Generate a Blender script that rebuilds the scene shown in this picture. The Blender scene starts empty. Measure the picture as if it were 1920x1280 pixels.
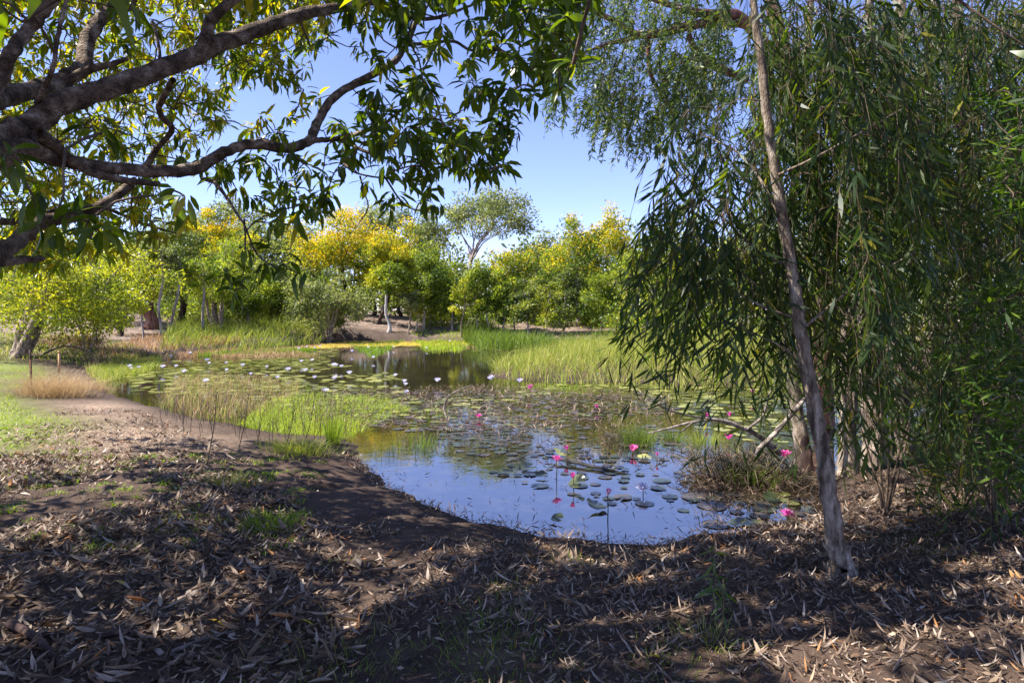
import bpy, math, random
import numpy as np
from mathutils import Matrix, Vector
rng = np.random.default_rng(11); random.seed(11)
sc = bpy.context.scene
COL = sc.collection
R = math.radians

# ------------------------------------------------------------------ camera, sky, sun, exposure
F, CX, HY, EYE = 1173.0, 960.0, 590.0, 1.95        # focal length in photo pixels, horizon row, eye height above water
cam = bpy.data.cameras.new('camera'); cam.lens = 36 * F / 1920; cam.sensor_width = 36
cam.shift_y = (HY - 640) / 1920; cam.clip_end = 3000; cam.clip_start = 0.05
co = bpy.data.objects.new('camera', cam); co.location = (0, 0, EYE); co.rotation_euler = (R(90), 0, 0)
COL.objects.link(co); sc.camera = co
SUN_AZ, SUN_EL = -98, 54                            # azimuth from +Y (view direction), negative = left
w = bpy.data.worlds.new('World'); sc.world = w; w.use_nodes = True
nt = w.node_tree; sky = nt.nodes.new('ShaderNodeTexSky'); sky.sky_type = 'NISHITA'; sky.sun_disc = False
sky.sun_elevation = R(SUN_EL); sky.sun_rotation = R(SUN_AZ % 360); sky.air_density = 1.0; sky.dust_density = 0.0; sky.ozone_density = 6.0; sky.altitude = 2500
tint = nt.nodes.new('ShaderNodeMix'); tint.data_type = 'RGBA'; tint.blend_type = 'MULTIPLY'; tint.inputs[0].default_value = 1; tint.inputs[7].default_value = (1.27, .97, 1.05, 1)
nt.links.new(sky.outputs[0], tint.inputs[6]); nt.links.new(tint.outputs[2], nt.nodes['Background'].inputs[0]); nt.nodes['Background'].inputs[1].default_value = 0.11
sl = bpy.data.lights.new('sun', 'SUN'); sl.energy = 5.0; sl.angle = R(0.5); sl.color = (1, 0.94, 0.84)
so = bpy.data.objects.new('sun', sl); COL.objects.link(so)
sv = Vector((math.sin(R(SUN_AZ)) * math.cos(R(SUN_EL)), math.cos(R(SUN_AZ)) * math.cos(R(SUN_EL)), math.sin(R(SUN_EL))))
so.rotation_euler = sv.to_track_quat('Z', 'Y').to_euler()
sc.view_settings.view_transform = 'Standard'; sc.view_settings.look = 'None'; sc.view_settings.gamma = 1
sc.view_settings.exposure = 1.55
sc.cycles.max_bounces = 8; sc.cycles.diffuse_bounces = 3; sc.cycles.glossy_bounces = 3; sc.cycles.transmission_bounces = 5

# ------------------------------------------------------------------ helpers
def nrm(a): return a / np.maximum(np.linalg.norm(a, axis=-1, keepdims=True), 1e-9)
def P(px, py, D): return np.array([(px - CX) * D / F, D, EYE + (HY - py) * D / F])
def W0(px, py, z=0.0):
    D = (EYE - z) * F / (py - HY); return np.array([(px - CX) * D / F, D])
def proj(p):
    p = np.asarray(p); return CX + p[..., 0] / p[..., 1] * F, HY - (p[..., 2] - EYE) / p[..., 1] * F
def inpoly(x, y, poly):
    c = np.zeros(np.shape(x), bool); n = len(poly)
    for i in range(n):
        x1, y1 = poly[i]; x2, y2 = poly[(i + 1) % n]
        c ^= ((y1 > y) != (y2 > y)) & (x < (x2 - x1) * (y - y1) / ((y2 - y1) if y2 != y1 else 1e-9) + x1)
    return c
def sample(poly, n):
    a = np.array(poly, float); lo, hi = a.min(0), a.max(0); out = np.zeros((0, 2))
    while len(out) < n:
        q = lo + rng.random((n * 3, 2)) * (hi - lo); out = np.vstack([out, q[inpoly(q[:, 0], q[:, 1], poly)]])
    return out[:n]
def rough(x, y, s=1.0, seed=0):                      # cheap smooth noise in about -1..1
    t = 0
    for k, (a, b, c, f) in enumerate(((1, .3, .7, 1), (-.4, 1, 2.1, 1.7), (.8, -.9, 4.2, 2.9), (.5, .8, .4, 5.1))):
        t = t + np.sin((a * x + b * y) * f * s + c + seed * 1.7 + 1.3 * np.sin((b * x - a * y) * f * s * .6 + seed)) / (k + 1)
    return t / 2.08

class G:                                            # collects vertices, tris, quads and a per-point value
    def __init__(s): s.V, s.T, s.Q, s.A, s.n = [], [], [], [], 0
    def add(s, V, T=None, Q=None, a=0.5):
        V = np.asarray(V, np.float32).reshape(-1, 3)
        if T is not None and len(T): s.T.append(np.asarray(T, np.int32) + s.n)
        if Q is not None and len(Q): s.Q.append(np.asarray(Q, np.int32) + s.n)
        s.A.append(np.broadcast_to(np.asarray(a, np.float32), (len(V),))); s.V.append(V); s.n += len(V)
    def inst(s, tpl, pos, M, a):                    # template copied to many places; M (m,3,3) with scale
        tv, T, Q = tpl; m, n = len(pos), len(tv)
        if m == 0: return
        V = np.einsum('mij,nj->mni', M, tv) + pos[:, None, :]
        off = (np.arange(m) * n)[:, None, None]
        s.add(V.reshape(-1, 3), (np.asarray(T)[None] + off).reshape(-1, 3) if len(T) else None,
              (np.asarray(Q)[None] + off).reshape(-1, 4) if len(Q) else None, np.repeat(a, n))
    def mesh(s, name, mat, base=(0, 0, 0), smooth=False):
        me = bpy.data.meshes.new(name)
        V = np.concatenate(s.V) - np.asarray(base, np.float32)
        T = np.concatenate(s.T) if s.T else np.zeros((0, 3), np.int32); Q = np.concatenate(s.Q) if s.Q else np.zeros((0, 4), np.int32)
        me.vertices.add(len(V)); me.vertices.foreach_set('co', V.astype(np.float32).ravel())
        me.loops.add(T.size + Q.size); me.loops.foreach_set('vertex_index', np.concatenate([T.ravel(), Q.ravel()]).astype(np.int32))
        me.polygons.add(len(T) + len(Q))
        me.polygons.foreach_set('loop_start', np.concatenate([np.arange(len(T)) * 3, T.size + np.arange(len(Q)) * 4]).astype(np.int32))
        if smooth: me.polygons.foreach_set('use_smooth', np.ones(len(T) + len(Q), bool))
        at = me.attributes.new('v', 'FLOAT', 'POINT'); at.data.foreach_set('value', np.concatenate(s.A).astype(np.float32))
        me.materials.append(mat); me.update(calc_edges=True); me.validate(); return me
def link(name, me, parent=None, loc=(0, 0, 0)):
    o = bpy.data.objects.new(name, me); COL.objects.link(o); o.location = loc
    if parent: o.parent = parent
    return o
def tag(o, label=None, cat=None, group=None, kind=None):
    if label: o['label'] = label
    if cat: o['category'] = cat
    if group: o['group'] = group
    if kind: o['kind'] = kind
    return o
def thing(name, base, label, cat, group=None):
    return tag(link(name, None, None, tuple(float(b) for b in base)), label, cat, group)
def part(name, g, mat, root, base, kind=None, smooth=False):
    if g.n == 0: return None
    return tag(link(name, g.mesh(name, mat, base, smooth), root), kind=kind)
def whole(name, g, mat, base, label, cat, group=None, kind=None, smooth=False):
    return tag(link(name, g.mesh(name, mat, base, smooth), None, tuple(float(b) for b in base)), label, cat, group, kind)

def frames(d, roll=None, up=None):                  # columns: side, along, normal
    d = nrm(d); up = np.tile([0, 0, 1.0], (len(d), 1)) if up is None else up
    s = np.cross(d, up); bad = np.linalg.norm(s, axis=1) < 1e-3; s[bad] = [1, 0, 0]; s = nrm(s); n = np.cross(s, d)
    if roll is not None:
        c, k = np.cos(roll)[:, None], np.sin(roll)[:, None]; s, n = s * c + n * k, n * c - s * k
    return np.stack([s, d, n], -1)
def smooth_path(pts, k=5):
    p = np.asarray(pts, float)
    if len(p) < 3: return p
    q = np.vstack([2 * p[0] - p[1], p, 2 * p[-1] - p[-2]]); out = []
    for i in range(1, len(q) - 2):
        for t in np.linspace(0, 1, k, endpoint=False):
            a, b, c, d = q[i - 1], q[i], q[i + 1], q[i + 2]
            out.append(.5 * (2 * b + (c - a) * t + (2 * a - 5 * b + 4 * c - d) * t * t + (3 * b - a - 3 * c + d) * t ** 3))
    return np.array(out + [p[-1]])
def tube(g, pts, rad, sides=6, a=0.5, lump=0.0):
    p = np.asarray(pts, float)[:, :3]; n = len(p); rad = np.broadcast_to(np.asarray(rad, float), (n,))
    t = nrm(np.gradient(p, axis=0)); ref = np.array([0.31, 0.2, 0.93]) if abs(t[:, 2]).mean() < .8 else np.array([.95, .3, .1])
    u = nrm(np.cross(t, ref)); v = np.cross(t, u); an = np.arange(sides) * 2 * np.pi / sides
    rr = rad[:, None] * np.ones(sides)
    if lump: rr = rr * (1 + lump * (rng.random((n, 1)) - .5 + .9 * (rng.random((n, sides)) - .5)))
    V = p[:, None] + rr[..., None] * (np.cos(an)[None, :, None] * u[:, None] + np.sin(an)[None, :, None] * v[:, None])
    i = np.arange(n - 1)[:, None] * sides; j = np.arange(sides)[None]; j2 = (j + 1) % sides
    Q = np.stack([i + j, i + j2, i + sides + j2, i + sides + j], -1).reshape(-1, 4)
    V = np.vstack([V.reshape(-1, 3), p[-1:] + t[-1:] * rad[-1] * .5]); tip = n * sides; b = (n - 1) * sides
    T = [[b + k, b + (k + 1) % sides, tip] for k in range(sides)]
    g.add(V, T, Q, a)
def limb(g, pts, sides=8, lump=.12, k=5):           # pts rows: x y z radius
    p = smooth_path(pts, k); p[1:-1, :3] += rng.normal(0, .09, (len(p) - 2, 3)) * p[1:-1, 3:4]; tube(g, p[:, :3], np.maximum(p[:, 3], .002), sides, .5, lump); return p
def grow(g, nodes, targets, r0=.006, sag=.06, sides=4, step=.5, rmax=.03):
    """connect every target to the nearest wood already there; returns nothing, draws the twigs"""
    nodes = [np.asarray(n, float) for n in nodes]; N = np.array(nodes); T = np.array(targets, float)
    d = np.array([np.min(np.linalg.norm(N - t, axis=1)) for t in T]); order = np.argsort(d)
    N = np.vstack([N, np.zeros((len(T) * 3, 3))]); m = len(nodes)
    for i in order:
        t = T[i]; dd = np.linalg.norm(N[:m] - t, axis=1) + .35 * np.maximum(0, N[:m, 2] - t[2] - .2); a = N[np.argmin(dd)]; L = np.linalg.norm(t - a)
        if L < .02: continue
        mid1 = a + (t - a) * .35 + rng.normal(0, .07 * L, 3) + [0, 0, .1 * L]; mid2 = a + (t - a) * .7 + rng.normal(0, .06 * L, 3) + [0, 0, .06 * L - sag * L]
        p = smooth_path([a, mid1, mid2, t], 2); r = r0 + min(rmax, .008 * L) * np.linspace(1, 0, len(p))
        tube(g, p, r, sides)
        N[m] = mid1; N[m + 1] = mid2; N[m + 2] = t; m += 3

# ------------------------------------------------------------------ materials
def newmat(name):
    m = bpy.data.materials.new(name); m.use_nodes = True; n = m.node_tree; n.nodes.clear()
    out = n.nodes.new('ShaderNodeOutputMaterial'); return m, n, out
def ramp(n, fac, cols):
    r = n.nodes.new('ShaderNodeValToRGB'); e = r.color_ramp.elements
    while len(e) < len(cols): e.new(.5)
    for x, (p, c) in zip(e, cols): x.position = p; x.color = (*c, 1)
    n.links.new(fac, r.inputs[0]); return r.outputs[0]
def leafmat(name, cols, trans=.42, tint=(1.9, 2.0, .9), rough_=.42, spec=.35):
    m, n, out = newmat(name)
    at = n.nodes.new('ShaderNodeAttribute'); at.attribute_name = 'v'
    c = ramp(n, at.outputs['Fac'], cols)
    tc = n.nodes.new('ShaderNodeTexCoord'); nz = n.nodes.new('ShaderNodeTexNoise'); nz.inputs['Scale'].default_value = 9
    n.links.new(tc.outputs['Object'], nz.inputs['Vector'])
    mm = n.nodes.new('ShaderNodeMix'); mm.data_type = 'RGBA'; mm.blend_type = 'MULTIPLY'; mm.inputs[0].default_value = .5
    n.links.new(c, mm.inputs[6]); n.links.new(ramp(n, nz.outputs['Fac'], [(.3, (.55, .6, .5)), (.7, (1.3, 1.3, 1.2))]), mm.inputs[7]); c = mm.outputs[2]
    b = n.nodes.new('ShaderNodeBsdfPrincipled'); b.inputs['Roughness'].default_value = rough_; b.inputs['Specular IOR Level'].default_value = spec
    n.links.new(c, b.inputs['Base Color'])
    if trans <= 0: n.links.new(b.outputs[0], out.inputs[0]); return m
    t = n.nodes.new('ShaderNodeBsdfTranslucent'); mu = n.nodes.new('ShaderNodeMix'); mu.data_type = 'RGBA'; mu.blend_type = 'MULTIPLY'; mu.inputs[0].default_value = 1
    n.links.new(c, mu.inputs[6]); mu.inputs[7].default_value = (*tint, 1); n.links.new(mu.outputs[2], t.inputs['Color'])
    mx = n.nodes.new('ShaderNodeMixShader'); mx.inputs[0].default_value = trans
    n.links.new(b.outputs[0], mx.inputs[1]); n.links.new(t.outputs[0], mx.inputs[2]); n.links.new(mx.outputs[0], out.inputs[0]); return m
def barkmat(name, cols, scale=(6, 6, 6), detail=8, bump=.5, band=(.35, .65), dist=.01, rough_=.85):
    m, n, out = newmat(name); tc = n.nodes.new('ShaderNodeTexCoord'); mp = n.nodes.new('ShaderNodeMapping'); mp.inputs['Scale'].default_value = scale
    n.links.new(tc.outputs['Object'], mp.inputs[0])
    nz = n.nodes.new('ShaderNodeTexNoise'); nz.inputs['Scale'].default_value = 1; nz.inputs['Detail'].default_value = detail; nz.inputs['Roughness'].default_value = .62
    n.links.new(mp.outputs[0], nz.inputs['Vector'])
    k = len(cols); c = ramp(n, nz.outputs['Fac'], [(band[0] + (band[1] - band[0]) * i / (k - 1), q) for i, q in enumerate(cols)])
    b = n.nodes.new('ShaderNodeBsdfPrincipled'); b.inputs['Roughness'].default_value = rough_; b.inputs['Specular IOR Level'].default_value = .2
    n.links.new(c, b.inputs['Base Color'])
    n2 = n.nodes.new('ShaderNodeTexNoise'); n2.inputs['Scale'].default_value = 7; n2.inputs['Detail'].default_value = 6; n.links.new(mp.outputs[0], n2.inputs['Vector'])
    bp = n.nodes.new('ShaderNodeBump'); bp.inputs['Strength'].default_value = bump; bp.inputs['Distance'].default_value = dist
    n.links.new(n2.outputs['Fac'], bp.inputs['Height']); n.links.new(bp.outputs[0], b.inputs['Normal']); n.links.new(b.outputs[0], out.inputs[0]); return m
M = {}
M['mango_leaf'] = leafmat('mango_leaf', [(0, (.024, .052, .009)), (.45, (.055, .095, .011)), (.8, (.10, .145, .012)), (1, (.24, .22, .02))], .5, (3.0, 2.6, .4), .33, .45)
M['willow_leaf'] = leafmat('willow_leaf', [(0, (.014, .032, .013)), (.5, (.033, .06, .018)), (.85, (.095, .125, .02)), (1, (.28, .22, .03))], .5, (2.6, 2.5, .5), .45, .35)
M['small_leaf'] = leafmat('small_leaf', [(0, (.03, .055, .035)), (.6, (.07, .11, .03)), (1, (.2, .2, .03))], .42, (2.0, 2.0, .7))
M['shrub_leaf'] = leafmat('shrub_leaf', [(0, (.022, .05, .016)), (.6, (.045, .09, .018)), (1, (.11, .16, .022))], .45, (2.0, 2.0, .5))
M['euc_leaf'] = leafmat('euc_leaf', [(0, (.08, .105, .05)), (.5, (.17, .20, .085)), (1, (.30, .31, .13))], .52, (1.6, 1.6, .8))
M['dark_leaf'] = leafmat('dark_leaf', [(0, (.05, .075, .025)), (.6, (.11, .145, .04)), (1, (.23, .25, .06))], .5, (1.9, 1.9, .7))
M['mid_leaf'] = leafmat('mid_leaf', [(0, (.065, .11, .022)), (.5, (.15, .21, .03)), (1, (.32, .34, .05))], .52, (1.9, 1.8, .6))
M['bright_leaf'] = leafmat('bright_leaf', [(0, (.10, .14, .025)), (.5, (.23, .27, .03)), (1, (.42, .41, .045))], .52, (1.8, 1.7, .5))
M['blossom'] = leafmat('wattle_blossom', [(0, (.62, .42, .015)), (.4, (.80, .55, .018)), (1, (.88, .66, .04))], .4, (1.1, 1.1, .6), .7, .1)
M['grass'] = leafmat('grass_blade', [(0, (.05, .09, .015)), (.4, (.13, .19, .022)), (.7, (.25, .29, .045)), (1, (.42, .36, .14))], .4, (1.5, 1.5, .7), .55, .25)
M['lush'] = leafmat('lush_grass_blade', [(0, (.08, .15, .015)), (.5, (.19, .29, .022)), (1, (.36, .40, .05))], .45, (1.5, 1.5, .6), .5, .25)
M['straw'] = leafmat('straw', [(0, (.20, .13, .07)), (.5, (.38, .26, .15)), (1, (.56, .42, .26))], .3, (1.1, 1.0, .8), .7, .15)
M['rust'] = leafmat('rusty_grass', [(0, (.22, .13, .07)), (.5, (.48, .30, .18)), (1, (.60, .43, .28))], .3, (1.2, 1.0, .7), .7, .15)
M['deadstem'] = leafmat('dead_stem', [(0, (.025, .017, .012)), (.6, (.06, .042, .028)), (1, (.17, .12, .075))], 0)
M['litter'] = leafmat('dry_leaf', [(0, (.035, .021, .014)), (.3, (.11, .068, .045)), (.6, (.22, .155, .115)), (.85, (.40, .33, .285)), (1, (.36, .16, .06))], .12, (1.1, .9, .6), .6, .3)
M['yleaf'] = leafmat('yellow_leaf', [(0, (.5, .26, .01)), (1, (.62, .5, .02))], .25, (1.1, 1, .5), .4)
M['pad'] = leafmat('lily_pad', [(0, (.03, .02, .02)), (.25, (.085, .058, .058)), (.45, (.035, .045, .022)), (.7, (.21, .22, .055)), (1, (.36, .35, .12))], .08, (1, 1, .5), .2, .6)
M['pink'] = leafmat('pink_petal', [(0, (.48, .03, .28)), (.6, (.68, .07, .40)), (1, (.82, .38, .62))], .35, (1.1, 1.0, 1.0), .5)
M['lilac'] = leafmat('lilac_petal', [(0, (.45, .42, .80)), (1, (.86, .83, .93))], .3, (1, 1, 1), .5)
M['stamen'] = leafmat('stamen', [(0, (.7, .42, .03)), (1, (.75, .5, .05))], 0)
M['stalk'] = leafmat('lily_stalk', [(0, (.05, .035, .02)), (1, (.10, .08, .03))], 0)
M['algae'] = leafmat('algae', [(0, (.20, .15, .02)), (.5, (.36, .26, .03)), (1, (.45, .36, .06))], 0, rough_=.6)
M['mango_bark'] = barkmat('mango_bark', [(.07, .048, .034), (.13, .092, .066), (.20, .145, .105), (.31, .245, .19), (.44, .37, .30)], (13, 13, 13), 10, 1.0, (.40, .66), .045)
M['twig'] = barkmat('twig_bark', [(.05, .035, .025), (.14, .10, .07)], (8, 8, 8))
M['paper_bark'] = barkmat('paper_bark', [(.06, .043, .032), (.16, .12, .09), (.27, .215, .165), (.43, .365, .30)], (18, 18, 5), 10, 1.0, (.36, .64), .02)
M['grey_bark'] = barkmat('grey_bark', [(.12, .09, .08), (.28, .23, .21), (.46, .41, .38)], (6, 6, 1.2))
M['dark_bark'] = barkmat('dark_bark', [(.018, .012, .010), (.05, .03, .025), (.10, .06, .05)], (8, 8, 1.5))
M['red_bark'] = barkmat('red_bark', [(.06, .025, .02), (.18, .08, .06), (.32, .19, .14)], (7, 7, 1.2))
M['white_bark'] = barkmat('white_bark', [(.26, .24, .23), (.46, .44, .43)], (5, 5, 1))
M['dead_wood'] = barkmat('dead_wood', [(.05, .04, .035), (.16, .13, .11), (.34, .29, .26)], (12, 12, 12))
M['wet_wood'] = barkmat('wet_wood', [(.008, .008, .010), (.03, .028, .03)], (10, 10, 10), rough_=.65)
M['rust_metal'] = barkmat('rust_metal', [(.05, .03, .02), (.14, .06, .03)], (30, 30, 30))
M['stake_wood'] = barkmat('stake_wood', [(.40, .22, .11), (.55, .34, .19)], (10, 10, 2))

# ------------------------------------------------------------------ pond outline and ground
SH = [(205,735),(245,752),(300,764),(400,792),(520,812),(600,818),(640,822),(655,838),(672,858),(690,882),(730,915),(790,948),(860,968),(950,985),
      (1040,1004),(1130,1020),(1220,1020),(1310,1008),(1400,1000),(1470,985),(1540,962),(1570,935),(1572,905),(1600,880),(1680,838),(1790,800),(1860,765),(1800,735),
      (1600,722),(1480,712),(1400,722),(1280,724),(1160,716),(1060,716),(960,712),(915,703),(930,688),(985,672),(1060,658),(1090,648),(1060,642),(960,641),(860,641),(760,639),(660,639),(590,645),(500,652),(400,661),(300,671),(220,682),(170,694),(175,712)]
POND = np.array([W0(*p) for p in SH])
def sdist(x, y):
    x = np.asarray(x, float); y = np.asarray(y, float); d = np.full(x.shape, 1e9); n = len(POND)
    for i in range(n):
        a, b = POND[i], POND[(i + 1) % n]; ab = b - a
        t = np.clip(((x - a[0]) * ab[0] + (y - a[1]) * ab[1]) / (ab @ ab), 0, 1)
        d = np.minimum(d, np.hypot(x - a[0] - t * ab[0], y - a[1] - t * ab[1]))
    return np.where(inpoly(x, y, POND), -d, d)
def sstep(a, b, x): t = np.clip((x - a) / (b - a), 0, 1); return t * t * (3 - 2 * t)
def zg(x, y, d=None):
    x = np.asarray(x, float); y = np.asarray(y, float)
    d = sdist(x, y) if d is None else d
    d = d + (.12 * rough(x, y, 2.2, 3) + .05 * rough(x, y, 7.5, 1)) * np.clip(1.2 - np.abs(d), 0, 1)
    land = .30 * (1 - np.exp(-np.maximum(d, 0) / 1.5)) + .014
    land = land + np.minimum(d, 1.0).clip(0) * (.025 * rough(x, y, 1.1) + .012 * rough(x, y, 4.0, 5))
    land = land + 1.25 * sstep(42, 56, y + .25 * np.abs(x + 8) * (x < -8)) + .45 * sstep(20, 40, y) * sstep(-5, -14, x) + .5 * sstep(10, 26, y) * sstep(6, 14, x)
    land = land + 3.0 * sstep(90, 400, y)
    return np.where(d > 0, land, -.55 * (1 - np.exp(np.minimum(d, 0) / .9)) + .014)
def gp(px, py):                                     # point of the ground seen at that place
    z = .3
    for _ in range(12):
        q = W0(px, py, z); z = .5 * z + .5 * float(zg(q[0], q[1]))
    return np.array([q[0], q[1], float(zg(q[0], q[1]))])
def onD(px, D): x = (px - CX) * D / F; return np.array([x, D, float(zg(x, D))])

def axis_(parts):
    out = []
    for a, b, s in parts: out += list(np.arange(a, b, s))
    return np.array(out + [parts[-1][1]])
gx = axis_([(-700, -120, 45), (-120, -30, 5), (-30, -9, .7), (-9, 8, .11), (8, 30, .7), (30, 120, 5), (120, 700, 45)])
gy = axis_([(-60, -4, 4), (-4, 1.5, .6), (1.5, 12, .09), (12, 30, .3), (30, 62, .8), (62, 140, 6), (140, 900, 60)])
X, Y = np.meshgrid(gx, gy); D_ = sdist(X, Y); Z = zg(X, Y, D_)
Z = Z + np.where((Y < 12) & (np.abs(X) < 9) & (D_ > 0), .013 * rng.normal(0, 1, X.shape) * np.clip(D_ / .3, 0, 1), 0)
LAWN = [gp(*p)[:2] for p in [(-900, 668), (20, 676), (75, 690), (95, 705), (20, 735), (40, 760), (110, 780), (160, 800), (90, 822), (20, 845), (-500, 880), (-900, 860)]]
SAND = [gp(*p)[:2] for p in [(120, 752), (225, 748), (330, 790), (440, 832), (380, 845), (250, 850), (90, 852), (150, 800)]]
def soft(poly, x, y, s):
    poly = np.array(poly); d = np.full(x.shape, 1e9); n = len(poly)
    for i in range(n):
        a, b = poly[i], poly[(i + 1) % n]; ab = b - a; t = np.clip(((x - a[0]) * ab[0] + (y - a[1]) * ab[1]) / (ab @ ab), 0, 1)
        d = np.minimum(d, np.hypot(x - a[0] - t * ab[0], y - a[1] - t * ab[1]))
    return sstep(-s, s, np.where(inpoly(x, y, poly), d, -d))
lawn = np.clip(soft(LAWN, X, Y, .8) * (.85 + .45 * rough(X, Y, 1.1, 4)), 0, 1); sand = np.clip(soft(SAND, X, Y, 1.1) * (.75 + .5 * rough(X, Y, 1.6, 8)), 0, 1); wet = np.exp(-np.maximum(D_, 0) / .35); far = sstep(22, 34, Y)
gm, n, out = newmat('ground_soil')
def attr(nm): a = n.nodes.new('ShaderNodeAttribute'); a.attribute_name = nm; return a.outputs['Fac']
tc = n.nodes.new('ShaderNodeTexCoord')
def noise(s, det=6, rg=.6):
    z = n.nodes.new('ShaderNodeTexNoise'); z.inputs['Scale'].default_value = s; z.inputs['Detail'].default_value = det; z.inputs['Roughness'].default_value = rg
    n.links.new(tc.outputs['Object'], z.inputs['Vector']); return z.outputs['Fac']
def mixc(f, a, b):
    m_ = n.nodes.new('ShaderNodeMix'); m_.data_type = 'RGBA'; n.links.new(f, m_.inputs[0]); n.links.new(a, m_.inputs[6]); n.links.new(b, m_.inputs[7]); return m_.outputs[2]
soil = ramp(n, noise(1.6, 12, .72), [(.3, (.030, .020, .015)), (.5, (.070, .046, .033)), (.7, (.135, .09, .065))])
fine = ramp(n, noise(70, 4, .7), [(.35, (.018, .013, .011)), (.55, (.07, .05, .042)), (.72, (.24, .19, .17))])
hm = n.nodes.new('ShaderNodeMath'); hm.operation = 'MULTIPLY'; hm.inputs[1].default_value = .55; n.links.new(noise(6), hm.inputs[0])
c = mixc(hm.outputs[0], soil, fine)
c = mixc(attr('sand'), c, ramp(n, noise(14, 8, .7), [(.35, (.14, .095, .065)), (.52, (.27, .195, .14)), (.7, (.42, .33, .25))]))
c = mixc(attr('far'), c, ramp(n, noise(2.5, 10, .75), [(.3, (.07, .05, .038)), (.5, (.17, .125, .10)), (.7, (.30, .24, .205))]))
c = mixc(attr('lawn'), c, ramp(n, noise(5, 8, .7), [(.3, (.09, .115, .03)), (.55, (.16, .19, .045)), (.75, (.28, .25, .11))]))
c = mixc(attr('wet'), c, ramp(n, noise(9), [(.3, (.025, .017, .014)), (.7, (.06, .042, .034))]))
b = n.nodes.new('ShaderNodeBsdfPrincipled'); b.inputs['Roughness'].default_value = .9; b.inputs['Specular IOR Level'].default_value = .15
n.links.new(c, b.inputs['Base Color'])
bp = n.nodes.new('ShaderNodeBump'); bp.inputs['Strength'].default_value = .8; bp.inputs['Distance'].default_value = .02; n.links.new(noise(45, 8, .7), bp.inputs['Height'])
n.links.new(bp.outputs[0], b.inputs['Normal']); n.links.new(b.outputs[0], out.inputs[0])
g = G(); ny, nx = X.shape; I = (np.arange(ny - 1)[:, None] * nx + np.arange(nx - 1)[None]).ravel()
g.add(np.stack([X, Y, Z], -1), None, np.stack([I, I + 1, I + nx + 1, I + nx], -1))
me = g.mesh('ground', gm, smooth=True)
for nm, a in (('lawn', lawn), ('sand', sand), ('wet', wet), ('far', far)):
    at = me.attributes.new(nm, 'FLOAT', 'POINT'); at.data.foreach_set('value', a.astype(np.float32).ravel())
tag(link('ground', me), kind='structure')

wm, n, out = newmat('pond_water'); tc = n.nodes.new('ShaderNodeTexCoord')
b = n.nodes.new('ShaderNodeBsdfPrincipled'); b.inputs['Roughness'].default_value = .025; b.inputs['IOR'].default_value = 4.0; b.inputs['Specular IOR Level'].default_value = .6
n.links.new(ramp(n, noise(.8, 6), [(.3, (.010, .009, .006)), (.7, (.028, .022, .012))]), b.inputs['Base Color'])
bp = n.nodes.new('ShaderNodeBump'); bp.inputs['Strength'].default_value = .16; bp.inputs['Distance'].default_value = .012; n.links.new(noise(4, 3), bp.inputs['Height'])
n.links.new(bp.outputs[0], b.inputs['Normal']); n.links.new(b.outputs[0], out.inputs[0])
lo, hi = POND.min(0) - 1.2, POND.max(0) + 1.2
g = G(); g.add([[lo[0], lo[1], 0], [hi[0], lo[1], 0], [hi[0], hi[1], 0], [lo[0], hi[1], 0]], None, [[0, 1, 2, 3]])
tag(link('pond_water', g.mesh('pond_water', wm)), kind='structure')

# ------------------------------------------------------------------ leaf templates: x side, y along, z up; unit length
def leaf_tpl(prof, wd, fold=.25, curl=.25, twist=0.0):
    ys = np.array([p[0] for p in prof]); ws = np.array([p[1] for p in prof]) * wd; k = len(prof); V, T, Q = [], [], []
    for y, hw in zip(ys, ws):
        zc = -curl * y * y; tw = twist * y; c_, s_ = math.cos(tw), math.sin(tw)
        for sgn in (-1, 0, 1):
            x = sgn * hw; z = abs(sgn) * hw * fold
            V.append((x * c_ - z * s_, y * (1 - .25 * curl * y), zc + x * s_ + z * c_))
    for i in range(k - 1):
        Q += [(3 * i, 3 * i + 1, 3 * i + 4, 3 * i + 3), (3 * i + 1, 3 * i + 2, 3 * i + 5, 3 * i + 4)]
    return np.array(V), np.zeros((0, 3), int), np.array(Q)
def slim_tpl(wd, curl=.2, side=.08):
    V = [(0, 0, 0), (-wd + side * .3, .33, -curl * .1), (wd + side * .3, .33, -curl * .1), (-wd * .8 + side * .6, .66, -curl * .42), (wd * .8 + side * .6, .66, -curl * .42), (side, 1, -curl)]
    return np.array(V), np.array([(0, 2, 1), (3, 4, 5)]), np.array([(1, 2, 4, 3)])
MANGO_T = leaf_tpl([(0, .06), (.18, .62), (.42, 1), (.7, .8), (.9, .35), (1, .03)], .135, .35, .28)
SLIM_T = [slim_tpl(.062, .12, .10), slim_tpl(.055, .3, -.14), slim_tpl(.07, .05, .04)]
DIA_T = (np.array([(0, 0, 0), (-.24, .5, .05), (.24, .5, .05), (0, 1, -.12)]), np.array([(0, 2, 1), (1, 2, 3)]), np.zeros((0, 4), int))
LIT_T = [leaf_tpl([(0, .08), (.28, .9), (.6, .95), (.85, .45), (1, .05)], .115, .8, -.45, 1.1), leaf_tpl([(0, .08), (.28, .9), (.6, .95), (.85, .45), (1, .05)], .13, .35, .5, -1.3),
         leaf_tpl([(0, .08), (.28, .9), (.6, .95), (.85, .45), (1, .05)], .10, 1.6, -.3, .5), leaf_tpl([(0, .1), (.25, .8), (.5, 1), (.75, .7), (1, .03)], .065, .7, -.5, 1.6)]
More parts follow.
